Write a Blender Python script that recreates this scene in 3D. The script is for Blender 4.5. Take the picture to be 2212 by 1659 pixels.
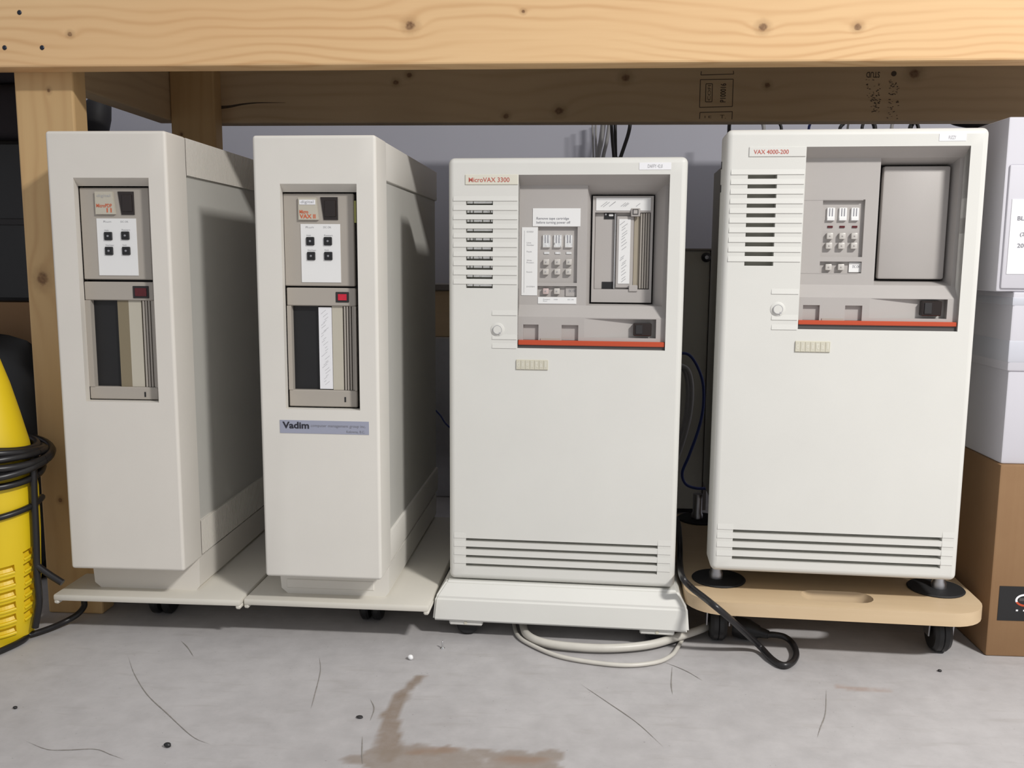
import bpy, bmesh, math, random
from mathutils import Vector, Matrix, noise as mnoise

random.seed(7)
for o in list(bpy.data.objects):
    bpy.data.objects.remove(o, do_unlink=True)
SC = bpy.context.scene
COL = SC.collection
R = math.radians

# ---------------------------------------------------------------- camera
W, H, F = 2212.0, 1659.0, 1950.0
CAM_H = 0.56
PITCH, ROLL, YAW = R(7.794), R(0.3925), R(3.716)
_cy, _sy, _cp, _sp = math.cos(YAW), math.sin(YAW), math.cos(PITCH), math.sin(PITCH)
C_W = Vector((-_sy * _cp, _cy * _cp, -_sp))
_rt = Vector((_cy, _sy, 0)); _up = _rt.cross(C_W)
C_R = _rt * math.cos(ROLL) + _up * math.sin(ROLL)
C_U = -_rt * math.sin(ROLL) + _up * math.cos(ROLL)
C_O = Vector((0, 0, CAM_H))
cd = bpy.data.cameras.new('camera'); cam = bpy.data.objects.new('camera', cd); COL.objects.link(cam)
cd.sensor_fit = 'HORIZONTAL'; cd.sensor_width = 36.0; cd.lens = F / W * 36.0
cd.clip_start = 0.02; cd.clip_end = 60
m3 = Matrix((C_R, C_U, -C_W)).transposed()
cam.matrix_world = Matrix.Translation(C_O) @ m3.to_4x4()
SC.camera = cam

# ---------------------------------------------------------------- world, lights, exposure
wd = bpy.data.worlds.new('world'); SC.world = wd; wd.use_nodes = True
bg = wd.node_tree.nodes['Background']; bg.inputs[0].default_value = (0.95, 0.96, 1.0, 1); bg.inputs[1].default_value = 0.30


def area_light(name, loc, target, sx, sy, power, color, spread=180):
    l = bpy.data.lights.new(name, 'AREA'); l.shape = 'RECTANGLE'; l.size = sx; l.size_y = sy
    l.energy = power; l.color = color; l.spread = R(spread)
    o = bpy.data.objects.new(name, l); COL.objects.link(o); o.location = loc
    d = Vector(target) - Vector(loc)
    o.rotation_euler = d.to_track_quat('-Z', 'Y').to_euler()
    return o


# the one ceiling lamp the shadows point back to: over the aisle, to the right of and behind the camera
area_light('ceiling_lamp_offscreen', (1.45, -0.50, 2.10), (1.45, -0.50, 0.0), 0.34, 0.2, 62, (1.0, 0.975, 0.94))
SC.view_settings.view_transform = 'Standard'
SC.view_settings.look = 'None'
SC.view_settings.exposure = 0.78
SC.view_settings.gamma = 1.0
SC.view_settings.use_curve_mapping = False


# ---------------------------------------------------------------- pixel helpers (photo frame 2212 x 1659)
def ray(px, py):
    return C_W + C_R * ((px - W / 2) / F) - C_U * ((py - H / 2) / F)


def on_z(px, py, z=0.0):
    d = ray(px, py); return C_O + d * ((z - CAM_H) / d.z)


def on_y(px, py, Y):
    d = ray(px, py); return C_O + d * (Y / d.y)


class Frame:
    """a thing standing on the floor whose front plane is local y = 0"""
    def __init__(s, X, Y, a, lean=0.0):
        s.M = Matrix.Translation((X, Y, 0)) @ Matrix.Rotation(-a, 4, 'Z') @ Matrix.Rotation(lean, 4, 'Y')
        s.I = s.M.inverted()
        s.o = s.I @ C_O

    def p(s, px, py, y=0.0):
        d = s.I.to_3x3() @ ray(px, py)
        q = s.o + d * ((y - s.o.y) / d.y)
        return q.x, q.z

    def x(s, px, py, y=0.0): return s.p(px, py, y)[0]
    def z(s, px, py, y=0.0): return s.p(px, py, y)[1]

    def r(s, l, t, r_, b, y=0.0):
        mx, my = (l + r_) / 2, (t + b) / 2
        return s.x(l, my, y), s.x(r_, my, y), s.z(mx, b, y), s.z(mx, t, y)   # x0,x1,z0,z1


# ---------------------------------------------------------------- node DSL
class V:
    def __init__(s, nt, sock): s.nt = nt; s.k = sock

    def _m(s, op, *a):
        n = s.nt.nodes.new('ShaderNodeMath'); n.operation = op
        for i, v in enumerate((s,) + a):
            if isinstance(v, V): s.nt.links.new(v.k, n.inputs[i])
            else: n.inputs[i].default_value = v
        return V(s.nt, n.outputs[0])

    def __add__(s, o): return s._m('ADD', o)
    __radd__ = __add__
    def __sub__(s, o): return s._m('SUBTRACT', o)
    def __rsub__(s, o): return (s * -1.0) + o
    def __mul__(s, o): return s._m('MULTIPLY', o)
    __rmul__ = __mul__
    def __truediv__(s, o): return s._m('DIVIDE', o)
    def sqrt(s): return s._m('SQRT')
    def sin(s): return s._m('SINE')
    def exp(s): return s._m('EXPONENT')
    def pow(s, e): return s._m('POWER', e)
    def abs(s): return s._m('ABSOLUTE')
    def clamp(s):
        r = s._m('ADD', 0.0); r.k.node.use_clamp = True; return r

    def step(s, lo, hi):
        n = s.nt.nodes.new('ShaderNodeMapRange'); n.interpolation_type = 'SMOOTHSTEP'
        s.nt.links.new(s.k, n.inputs[0]); n.inputs[1].default_value = lo; n.inputs[2].default_value = hi
        return V(s.nt, n.outputs[0])


def comb(nt, x, y, z):
    n = nt.nodes.new('ShaderNodeCombineXYZ')
    for i, v in enumerate((x, y, z)):
        if isinstance(v, V): nt.links.new(v.k, n.inputs[i])
        else: n.inputs[i].default_value = v
    return n.outputs[0]


def noise(nt, vec, scale, detail=3, rough=0.55):
    n = nt.nodes.new('ShaderNodeTexNoise'); n.inputs['Scale'].default_value = scale
    n.inputs['Detail'].default_value = detail; n.inputs['Roughness'].default_value = rough
    nt.links.new(vec, n.inputs['Vector']); return V(nt, n.outputs[0])


def mixc(nt, fac, a, b):
    n = nt.nodes.new('ShaderNodeMix'); n.data_type = 'RGBA'; n.clamp_factor = True
    if isinstance(fac, V): nt.links.new(fac.k, n.inputs[0])
    else: n.inputs[0].default_value = fac
    for i, c in ((6, a), (7, b)):
        if isinstance(c, (tuple, list)): n.inputs[i].default_value = (*c, 1)
        else: nt.links.new(c, n.inputs[i])
    return n.outputs[2]


def objcoord(nt):
    n = nt.nodes.new('ShaderNodeTexCoord'); o = n.outputs['Object']
    s = nt.nodes.new('ShaderNodeSeparateXYZ'); nt.links.new(o, s.inputs[0])
    return o, V(nt, s.outputs[0]), V(nt, s.outputs[1]), V(nt, s.outputs[2])


def bump(nt, b, h, strength, dist=0.002):
    n = nt.nodes.new('ShaderNodeBump'); n.inputs['Strength'].default_value = strength; n.inputs['Distance'].default_value = dist
    nt.links.new(h.k, n.inputs['Height']); nt.links.new(n.outputs[0], b.inputs['Normal'])


MATS = {}


def newmat(name, rough=0.5, metal=0.0, spec=0.5):
    m = bpy.data.materials.new(name); m.use_nodes = True
    b = m.node_tree.nodes['Principled BSDF']
    b.inputs['Roughness'].default_value = rough; b.inputs['Metallic'].default_value = metal
    b.inputs['Specular IOR Level'].default_value = spec
    MATS[name] = m
    return m, m.node_tree, b


def plain(name, col, rough=0.5, metal=0.0, var=0.06, scale=18, bmp=0.0, spec=0.5, emit=None):
    m, nt, b = newmat(name, rough, metal, spec)
    o, x, y, z = objcoord(nt)
    n = noise(nt, o, scale, 4)
    c2 = tuple(c * (1 - var * 2) for c in col); c1 = tuple(min(1, c * (1 + var)) for c in col)
    nt.links.new(mixc(nt, n, c2, c1), b.inputs['Base Color'])
    if bmp: bump(nt, b, noise(nt, o, 900, 2), bmp, 0.0006)
    if emit:
        b.inputs['Emission Color'].default_value = (*col, 1); b.inputs['Emission Strength'].default_value = emit
    return m


def wood(name, base, dark, knots, axis, freq=260, t0=0.0, seed=0.0, amount=0.6, hw=0.03, tone=None):
    """plain-sawn pine: growth rings cut by the board's face, plus knots (along, across, radius)"""
    m, nt, b = newmat(name, 0.62, 0, 0.3)
    o, x, y, z = objcoord(nt)
    L, T, D = (x, z, y) if axis == 'x' else ((z, x, y) if axis == 'z' else (y, z, x))
    lv = comb(nt, L * 1.0 + seed, T * 2.2, D * 2.0)
    wob = noise(nt, lv, 2.3, 2) - 0.5
    hn = noise(nt, comb(nt, L * 1.0 + seed + 5, 0.0, 0.0), 2.6, 1)
    t = T - t0 + wob * 0.09 + D * 0.35
    hh = (hn - 0.5) * hw * 4.0
    d = (t * t + hh * hh + 0.00002).sqrt()
    kmask = None; kcore = None
    for (kl, kt, kr) in knots:
        dl = (L - kl) * (1.0 / (kr * 3.4)); dt = (T - kt) * (1.0 / (kr * 2.0))
        g = ((dl * dl + dt * dt) * -1.0).exp()
        d = d + g * (kr * 1.6)
        e = ((L - kl) * (L - kl) + (T - kt) * (T - kt) * 1.3 + 1e-9).sqrt() * (1.0 / kr)
        e = e + (noise(nt, o, 160, 2) - 0.5) * 0.7
        core = 1.0 - e.step(0.55, 1.1)
        halo = 1.0 - e.step(0.7, 2.6)
        kcore = core if kcore is None else kcore._m('MAXIMUM', core)
        kmask = halo if kmask is None else kmask._m('MAXIMUM', halo)
    fine = noise(nt, comb(nt, L * 6.0 + seed, T * 190.0, D * 190.0), 1.0, 2)
    v = ((d * freq + wob * 4.0).sin() * 0.5 + 0.5).pow(2.6)
    patch = noise(nt, comb(nt, L * 2.0 + seed + 9, T * 9.0, D * 9.0), 1.6, 2).step(0.25, 0.7)
    fac = (v * patch * amount + (fine - 0.5) * 0.22 + 0.06).clamp()
    c = mixc(nt, fac, base, dark)
    big = noise(nt, comb(nt, L * 1.0 + seed, T * 4.0, D), 1.5, 2).step(0.3, 0.75)
    c = mixc(nt, big * 0.35, c, tone or tuple(q * 0.8 for q in base))
    if kcore is not None:
        c = mixc(nt, kmask * 0.38, c, tuple(q * 0.55 for q in dark))
        c = mixc(nt, kcore * (noise(nt, o, 240, 2) * 0.7 + 0.35), c, (0.12, 0.05, 0.022))
    nt.links.new(c, b.inputs['Base Color'])
    bump(nt, b, fine + v * 0.4, 0.12, 0.0008)
    return m


# ---------------------------------------------------------------- mesh helpers
class MB:
    def __init__(s): s.v = []; s.f = []

    def add(s, vs, fs):
        k = len(s.v); s.v += [tuple(q) for q in vs]; s.f += [tuple(i + k for i in q) for q in fs]; return s

    def quad(s, a, b, c, d): return s.add([a, b, c, d], [(0, 1, 2, 3)])

    def box(s, x0, x1, y0, y1, z0, z1, bev=0.0, seg=2):
        if bev > 0:
            bm = bmesh.new(); bmesh.ops.create_cube(bm, size=1.0)
            for q in bm.verts:
                q.co = Vector(((x0 + x1) / 2 + q.co.x * (x1 - x0), (y0 + y1) / 2 + q.co.y * (y1 - y0), (z0 + z1) / 2 + q.co.z * (z1 - z0)))
            bmesh.ops.bevel(bm, geom=list(bm.edges), offset=bev, segments=seg, profile=0.5, affect='EDGES')
            return s.bm(bm)
        vs = [(x, y, z) for x in (x0, x1) for y in (y0, y1) for z in (z0, z1)]
        return s.add(vs, [(0, 1, 3, 2), (4, 6, 7, 5), (0, 4, 5, 1), (2, 3, 7, 6), (0, 2, 6, 4), (1, 5, 7, 3)])

    def bm(s, bm):
        bm.verts.index_update()
        s.add([q.co[:] for q in bm.verts], [[q.index for q in f.verts] for f in bm.faces]); bm.free(); return s

    def prism(s, pts, y0, y1, axis='y'):
        """polygon (a,b) extruded; axis y: (x,z) polygon, axis x: (y,z) polygon, axis z: (x,y) polygon"""
        def mk(a, b, t): return {'y': (a, t, b), 'x': (t, a, b), 'z': (a, b, t)}[axis]
        n = len(pts)
        vs = [mk(a, b, y0) for a, b in pts] + [mk(a, b, y1) for a, b in pts]
        fs = [tuple(range(n)), tuple(range(2 * n - 1, n - 1, -1))] + [(i, i + n, (i + 1) % n + n, (i + 1) % n) for i in range(n)]
        return s.add(vs, fs)

    def tube(s, pts, r, n=8, caps=True, flat=1.0):
        pts = [Vector(q) for q in pts]; rings = []; up = Vector((0, 0, 1)); prev = None
        for i, q in enumerate(pts):
            t = (pts[min(i + 1, len(pts) - 1)] - pts[max(i - 1, 0)]).normalized()
            if prev is None:
                a = t.cross(up) if abs(t.z) < 0.95 else t.cross(Vector((0, 1, 0)))
            else:
                a = prev - t * prev.dot(t)
            a.normalize(); prev = a; b = t.cross(a)
            rr = r(i / (len(pts) - 1)) if callable(r) else r
            rings.append([q + (a * math.cos(k * 2 * math.pi / n) + b * math.sin(k * 2 * math.pi / n) * flat) * rr for k in range(n)])
        vs = [q for g in rings for q in g]
        fs = [(i * n + k, i * n + (k + 1) % n, (i + 1) * n + (k + 1) % n, (i + 1) * n + k) for i in range(len(pts) - 1) for k in range(n)]
        if caps: fs += [tuple(range(n - 1, -1, -1)), tuple((len(pts) - 1) * n + k for k in range(n))]
        return s.add(vs, fs)

    def lathe(s, prof, c=(0, 0, 0), n=28, axis='z'):
        vs = []; fs = []
        for (r, h) in prof:
            for k in range(n):
                a = k * 2 * math.pi / n; p = (r * math.cos(a), r * math.sin(a), h)
                if axis == 'x': p = (h, p[0], p[1])
                elif axis == 'y': p = (p[0], h, p[1])
                vs.append((p[0] + c[0], p[1] + c[1], p[2] + c[2]))
        for i in range(len(prof) - 1):
            for k in range(n): fs.append((i * n + k, i * n + (k + 1) % n, (i + 1) * n + (k + 1) % n, (i + 1) * n + k))
        fs.append(tuple(range(n - 1, -1, -1))); fs.append(tuple((len(prof) - 1) * n + k for k in range(n)))
        return s.add(vs, fs)

    def cells(s, xs, zs, depth, back):
        """front panel cut into cells, each at its own depth (None = open hole through to `back`)"""
        nx, nz = len(xs) - 1, len(zs) - 1
        D = [[depth((xs[i] + xs[i + 1]) / 2, (zs[j] + zs[j + 1]) / 2) for j in range(nz)] for i in range(nx)]
        g = lambda d: back if d is None else d
        for i in range(nx):
            for j in range(nz):
                x0, x1, z0, z1 = xs[i], xs[i + 1], zs[j], zs[j + 1]; d = D[i][j]
                if d is not None: s.quad((x0, d, z0), (x1, d, z0), (x1, d, z1), (x0, d, z1))
                if i + 1 < nx and g(D[i + 1][j]) != g(d):
                    a, b = g(d), g(D[i + 1][j]); s.quad((x1, a, z0), (x1, b, z0), (x1, b, z1), (x1, a, z1))
                if j + 1 < nz and g(D[i][j + 1]) != g(d):
                    a, b = g(d), g(D[i][j + 1]); s.quad((x0, a, z1), (x1, a, z1), (x1, b, z1), (x0, b, z1))
        return s

    def rim(s, x0, x1, z0, z1, r, back, seg=5, arc=5):
        """rounded border around a front plane (radius r) running back to `back`"""
        ix0, ix1, iz0, iz1 = x0 + r, x1 - r, z0 + r, z1 - r
        loops = []
        for t in range(seg + 2):
            if t <= seg: th = t / seg * math.pi / 2; d, y = r * math.sin(th), r * (1 - math.cos(th))
            else: d, y = r, back
            lp = []
            for (cx, cz, a0) in ((ix1, iz1, 0), (ix0, iz1, 90), (ix0, iz0, 180), (ix1, iz0, 270)):
                for k in range(arc + 1):
                    a = R(a0 + 90 * k / arc); lp.append((cx + d * math.cos(a), y, cz + d * math.sin(a)))
            loops.append(lp)
        n = len(loops[0])
        for a, b in zip(loops, loops[1:]):
            s.add(a + b, [(k, (k + 1) % n, n + (k + 1) % n, n + k) for k in range(n)])
        return s

    def funnel(s, o, y0, i, y1):
        (a0, a1, b0, b1), (c0, c1, d0, d1) = o, i
        A = [(a0, y0, b0), (a1, y0, b0), (a1, y0, b1), (a0, y0, b1)]; B = [(c0, y1, d0), (c1, y1, d0), (c1, y1, d1), (c0, y1, d1)]
        return s.add(A + B, [(k, (k + 1) % 4, 4 + (k + 1) % 4, 4 + k) for k in range(4)])

    def build(s, name, mat, parent=None, smooth=None, weld=True):
        me = bpy.data.meshes.new(name); me.from_pydata(s.v, [], s.f)
        if weld:
            bm = bmesh.new(); bm.from_mesh(me); bmesh.ops.remove_doubles(bm, verts=bm.verts, dist=1e-6)
            bmesh.ops.recalc_face_normals(bm, faces=bm.faces); bm.to_mesh(me); bm.free()
        if smooth is not None:
            me.polygons.foreach_set('use_smooth', [True] * len(me.polygons))
            try: me.set_sharp_from_angle(angle=R(smooth))
            except Exception: pass
        me.materials.append(MATS[mat])
        o = bpy.data.objects.new(name, me); COL.objects.link(o)
        if parent: o.parent = parent
        return o


def tag(o, label=None, cat=None, group=None, kind=None):
    for k, v in (('label', label), ('category', cat), ('group', group), ('kind', kind)):
        if v: o[k] = v
    return o


def empty(name, loc, rz=0.0, M=None):
    o = bpy.data.objects.new(name, None); COL.objects.link(o); o.empty_display_size = 0.05
    if M is not None: o.matrix_world = M
    else: o.location = loc; o.rotation_euler = (0, 0, rz)
    return o


_tc = {}


def text_geo(s, bold=0.0):
    k = (s, bold)
    if k not in _tc:
        c = bpy.data.curves.new('t', 'FONT'); c.body = s; c.size = 1.0; c.offset = bold; c.resolution_u = 3
        o = bpy.data.objects.new('t', c); COL.objects.link(o)
        me = bpy.data.meshes.new_from_object(o.evaluated_get(bpy.context.evaluated_depsgraph_get()))
        vs = [tuple(q.co) for q in me.vertices]; fs = [tuple(p.vertices) for p in me.polygons]
        bpy.data.objects.remove(o, do_unlink=True); bpy.data.curves.remove(c); bpy.data.meshes.remove(me)
        _tc[k] = (vs, fs)
    return _tc[k]


def text_into(mb, s, x0, x1, z0, z1, y, bold=0.0, rot=0, mirror=False):
    """lettering fitted into a rectangle of the plane y = const; rot 90 = reading upwards"""
    vs, fs = text_geo(s, bold)
    if not vs: return
    a0, a1 = min(q[0] for q in vs), max(q[0] for q in vs); b0, b1 = min(q[1] for q in vs), max(q[1] for q in vs)
    out = []
    for q in vs:
        u = (q[0] - a0) / max(1e-6, a1 - a0); v = (q[1] - b0) / max(1e-6, b1 - b0)
        if mirror: u = 1 - u
        if rot == 90: u, v = 1 - v, u
        elif rot == -90: u, v = v, 1 - u
        elif rot == 180: u, v = 1 - u, 1 - v
        out.append((x0 + u * (x1 - x0), y, z0 + v * (z1 - z0)))
    mb.add(out, fs)


def spline(pts, n=10):
    P = [Vector(q) for q in pts]; P = [P[0] * 2 - P[1]] + P + [P[-1] * 2 - P[-2]]; out = []
    for i in range(1, len(P) - 2):
        for k in range(n):
            t = k / n; a, b, c, d = P[i - 1:i + 3]
            out.append(0.5 * ((2 * b) + (c - a) * t + (2 * a - 5 * b + 4 * c - d) * t * t + (3 * b - a - 3 * c + d) * t ** 3))
    out.append(P[-2]); return out


# ---------------------------------------------------------------- materials
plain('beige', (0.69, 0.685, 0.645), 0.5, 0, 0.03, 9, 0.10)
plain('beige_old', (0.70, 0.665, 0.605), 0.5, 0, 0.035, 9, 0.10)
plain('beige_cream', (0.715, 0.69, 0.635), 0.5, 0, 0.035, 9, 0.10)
plain('recess_grey', (0.43, 0.405, 0.385), 0.5, 0, 0.03, 14, 0.08)
plain('drive_grey', (0.40, 0.365, 0.32), 0.5, 0, 0.03, 14, 0.08)
plain('drive_tan', (0.36, 0.315, 0.24), 0.5, 0, 0.03, 14)
plain('drive_light', (0.52, 0.485, 0.40), 0.45, 0, 0.03, 14)
plain('olive', (0.23, 0.19, 0.12), 0.5, 0, 0.03, 14)
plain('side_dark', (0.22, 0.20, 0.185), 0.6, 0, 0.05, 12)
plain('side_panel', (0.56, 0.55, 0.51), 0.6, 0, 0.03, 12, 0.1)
plain('plate_beige', (0.66, 0.63, 0.56), 0.5, 0, 0.05, 7, 0.06)
plain('paper', (0.82, 0.82, 0.84), 0.6, 0, 0.02, 20)
plain('card', (0.80, 0.80, 0.79), 0.55, 0, 0.02, 20)
plain('sticker_blue', (0.33, 0.345, 0.43), 0.45, 0, 0.03, 30)
plain('ink', (0.02, 0.02, 0.03), 0.5, 0, 0.0, 20)
plain('ink_soft', (0.22, 0.22, 0.25), 0.6, 0, 0.0, 20)
plain('ink_faint', (0.42, 0.42, 0.43), 0.6, 0, 0.0, 20)
plain('ink_red', (0.52, 0.12, 0.09), 0.5, 0, 0.0, 20)
plain('ink_orange', (0.62, 0.13, 0.05), 0.45, 0, 0.05, 60)
plain('orange_bar', (0.50, 0.068, 0.022), 0.4, 0, 0.04, 30)
plain('strip_dark', (0.075, 0.07, 0.068), 0.5, 0, 0.05, 30)
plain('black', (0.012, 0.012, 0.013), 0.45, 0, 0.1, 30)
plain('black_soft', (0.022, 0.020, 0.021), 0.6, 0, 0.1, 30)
plain('smoke_glass', (0.022, 0.015, 0.013), 0.18, 0, 0.05, 20)
plain('led_red', (0.42, 0.012, 0.03), 0.35, 0, 0.2, 300, emit=0.22)
plain('led_dark', (0.10, 0.01, 0.014), 0.35, 0, 0.2, 300)
plain('slot_dark', (0.30, 0.285, 0.26), 0.6, 0, 0.05, 30)
plain('chrome', (0.72, 0.72, 0.72), 0.18, 1.0, 0.05, 40)
plain('steel', (0.50, 0.50, 0.52), 0.38, 1.0, 0.08, 40)
plain('key_grey', (0.55, 0.525, 0.49), 0.35, 0, 0.02, 30)
plain('key_pink', (0.56, 0.45, 0.43), 0.35, 0, 0.02, 30)
plain('emblem', (0.60, 0.575, 0.47), 0.5, 0, 0.03, 40)
plain('emblem_light', (0.70, 0.68, 0.58), 0.5, 0, 0.03, 40)
plain('screw_dark', (0.03, 0.035, 0.05), 0.35, 0.6, 0.1, 100)
plain('rubber', (0.012, 0.012, 0.013), 0.7, 0, 0.1, 60)
plain('cable_black', (0.014, 0.013, 0.014), 0.35, 0, 0.1, 60)
plain('cable_grey', (0.34, 0.33, 0.325), 0.45, 0, 0.05, 60)
plain('cable_beige', (0.58, 0.555, 0.50), 0.4, 0, 0.05, 60)
plain('cable_blue', (0.025, 0.045, 0.20), 0.4, 0, 0.1, 60)
plain('yellow', (0.80, 0.57, 0.012), 0.42, 0, 0.05, 14)
plain('vent_dark', (0.20, 0.13, 0.01), 0.6, 0, 0.05, 20)
plain('carton_white', (0.64, 0.63, 0.68), 0.6, 0, 0.04, 6)
plain('tape', (0.60, 0.61, 0.67), 0.2, 0, 0.03, 20)
plain('stamp_ink', (0.085, 0.060, 0.040), 0.7, 0, 0.2, 300)
plain('wall_paint', (0.50, 0.50, 0.56), 0.8, 0, 0.02, 4)
plain('metal_beige', (0.44, 0.43, 0.37), 0.5, 0, 0.04, 6)
plain('crack', (0.27, 0.25, 0.225), 0.9, 0, 0.2, 60)
plain('white_bead', (0.8, 0.8, 0.8), 0.4, 0, 0.02, 60)
plain('yellow_tag', (0.36, 0.36, 0.10), 0.5, 0, 0.05, 40)
plain('filler', (0.035, 0.029, 0.034), 0.9, 0, 0.1, 20, 0.3)
plain('ply', (0.52, 0.37, 0.20), 0.6, 0, 0.08, 20)

m, nt, b = newmat('foil', 0.42, 0.85, 0.5)
o, x, y, z = objcoord(nt)
fn = noise(nt, o, 150, 3)
nt.links.new(mixc(nt, fn.step(0.28, 0.36), (0.25, 0.25, 0.24), (0.98, 0.98, 0.96)), b.inputs['Base Color'])
bump(nt, b, noise(nt, o, 200, 2), 0.35, 0.002)

m, nt, b = newmat('cardboard', 0.75, 0, 0.2)
o, x, y, z = objcoord(nt)
n1 = noise(nt, comb(nt, x * 1.0, y * 1.0, z * 1.0), 14, 4)
n2 = noise(nt, comb(nt, x * 380.0, y * 380.0, z * 2.0), 1.0, 1)
nt.links.new(mixc(nt, n1 * 0.8 + n2 * 0.2, (0.23, 0.13, 0.065), (0.31, 0.19, 0.10)), b.inputs['Base Color'])

m, nt, b = newmat('dolly_wood', 0.5, 0, 0.35)
o, x, y, z = objcoord(nt)
g = noise(nt, comb(nt, x * 3.0, y * 60.0, z * 90.0), 1.0, 3)
g2 = noise(nt, o, 9, 3)
nt.links.new(mixc(nt, g * 0.6 + g2 * 0.5, (0.50, 0.36, 0.21), (0.68, 0.53, 0.35)), b.inputs['Base Color'])

# concrete: pale grey, mottled, stained where the mesh says so
m, nt, b = newmat('concrete', 0.62, 0, 0.3)
o, x, y, z = objcoord(nt)
n1 = noise(nt, o, 2.2, 5, 0.6); n2 = noise(nt, o, 26, 5, 0.65); n3 = noise(nt, comb(nt, x * 12.0, y * 60.0, 0.0), 1.0, 3)
base = mixc(nt, (n1 * 0.6 + n2 * 0.4).step(0.3, 0.7), (0.37, 0.355, 0.355), (0.49, 0.475, 0.475))
base = mixc(nt, n3.step(0.55, 0.75) * 0.28, base, (0.31, 0.285, 0.27))
spk = noise(nt, o, 210, 2).step(0.70, 0.76)
base = mixc(nt, spk * 0.45, base, (0.17, 0.155, 0.15))
for att, col, amt in (('stain', (0.20, 0.142, 0.095), 0.75), ('rust', (0.27, 0.125, 0.05), 0.75), ('pale', (0.24, 0.20, 0.165), 0.5)):
    a = nt.nodes.new('ShaderNodeAttribute'); a.attribute_name = att
    av = V(nt, a.outputs['Fac']) * (noise(nt, o, 60, 4) * 0.7 + 0.6)
    base = mixc(nt, av * amt, base, col)
nt.links.new(base, b.inputs['Base Color'])
bump(nt, b, n2 + noise(nt, o, 300, 2) * 0.3, 0.15, 0.002)


# ================================================================ SETTING
WALL_Y = 2.26


def build_floor():
    def seg(p, a, b):
        ax, ay = a; bx, by = b; dx, dy = bx - ax, by - ay
        t = max(0, min(1, ((p[0] - ax) * dx + (p[1] - ay) * dy) / (dx * dx + dy * dy)))
        return math.hypot(p[0] - ax - t * dx, p[1] - ay - t * dy), t
    f2 = lambda px, py: tuple(on_z(px, py)[:2])
    streak = [f2(908, 1462), f2(868, 1500), f2(846, 1545), f2(842, 1590), f2(838, 1630)]
    pool = [(f2(770, 1640), .012), (f2(830, 1632), .020), (f2(900, 1622), .020), (f2(960, 1632), .024), (f2(1040, 1628), .016), (f2(1110, 1640), .024), (f2(1185, 1632), .016), (f2(870, 1655), .03), (f2(1000, 1658), .03), (f2(1130, 1668), .035)]
    rust = [(f2(925, 1622), .011), (f2(960, 1620), .010), (f2(900, 1626), .008), (f2(1120, 1642), .014), (f2(1160, 1640), .008)]
    orange = [f2(1810, 1483), f2(1850, 1488), f2(1920, 1492)]
    xs, ys = [], []
    x = -1.0
    while x <= 0.9: xs.append(x); x += 0.006
    y = 0.82
    while y <= 1.24: ys.append(y); y += 0.006
    fx0, fx1, fy0, fy1 = xs[0], xs[-1], ys[0], ys[-1]
    vs = []; fs = []; st = []; ru = []; pa = []
    for yy in ys:
        for xx in xs:
            vs.append((xx, yy, 0)); p = (xx, yy)
            nz = mnoise.noise(Vector((xx * 38, yy * 38, 1.3))) * 0.5 + mnoise.noise(Vector((xx * 110, yy * 110, 4.3))) * 0.35
            s_ = 0.0
            for k, (a, b_) in enumerate(zip(streak, streak[1:])):
                d, t = seg(p, a, b_); wdt = 0.007 + 0.0025 * k
                s_ = max(s_, max(0.0, min(1.0, (wdt * (1 + 0.5 * nz) - d) / 0.003 + 0.5)))
            p_ = 0.0
            for (c, r_) in pool:
                d = math.hypot((xx - c[0]) * 0.8, (yy - c[1]) * 1.35)
                p_ = max(p_, max(0.0, min(1.0, (r_ * (1 + 0.7 * nz) - d) / 0.004 + 0.5)))
            r2 = 0.0
            for (c, r_) in rust:
                d = math.hypot((xx - c[0]) * 0.6, (yy - c[1]) * 1.6)
                r2 = max(r2, max(0.0, min(1.0, (r_ * (1 + 0.6 * nz) - d) / 0.008 + 0.4)))
            o2 = 0.0
            for a, b_ in zip(orange, orange[1:]):
                d, t = seg(p, a, b_); o2 = max(o2, max(0.0, min(1.0, (0.006 * (1 + 1.2 * nz) - d) / 0.006 + 0.2)))
            st.append(max(s_, p_ * 0.62)); ru.append(max(r2 * 0.75, o2 * 0.5)); pa.append(p_)
    nx = len(xs)
    for j in range(len(ys) - 1):
        for i in range(nx - 1): fs.append((j * nx + i, j * nx + i + 1, (j + 1) * nx + i + 1, (j + 1) * nx + i))
    k = len(vs)
    X0, X1, Y0, Y1 = -3.0, 3.0, -3.4, WALL_Y
    ring = [(X0, Y0, 0), (X1, Y0, 0), (X1, Y1, 0), (X0, Y1, 0), (fx0, fy0, 0), (fx1, fy0, 0), (fx1, fy1, 0), (fx0, fy1, 0)]
    vs += ring
    for a in range(4): fs.append((k + a, k + (a + 1) % 4, k + 4 + (a + 1) % 4, k + 4 + a))
    st += [0] * 8; ru += [0] * 8; pa += [0] * 8
    me = bpy.data.meshes.new('floor'); me.from_pydata(vs, [], fs)
    for nme, arr in (('stain', st), ('rust', ru), ('pale', pa)):
        a = me.attributes.new(nme, 'FLOAT', 'POINT'); a.data.foreach_set('value', [float(q) for q in arr])
    me.materials.append(MATS['concrete'])
    o = bpy.data.objects.new('floor', me); COL.objects.link(o); tag(o, kind='structure')
    return o


floor = build_floor()
tag(MB().box(-3.0, 3.0, WALL_Y, WALL_Y + 0.1, 0, 2.4).build('wall_back', 'wall_paint'), kind='structure')
tag(MB().box(-1.46, -1.36, 1.2, WALL_Y, 0, 2.4).build('wall_left', 'wall_paint'), kind='structure')

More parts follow.
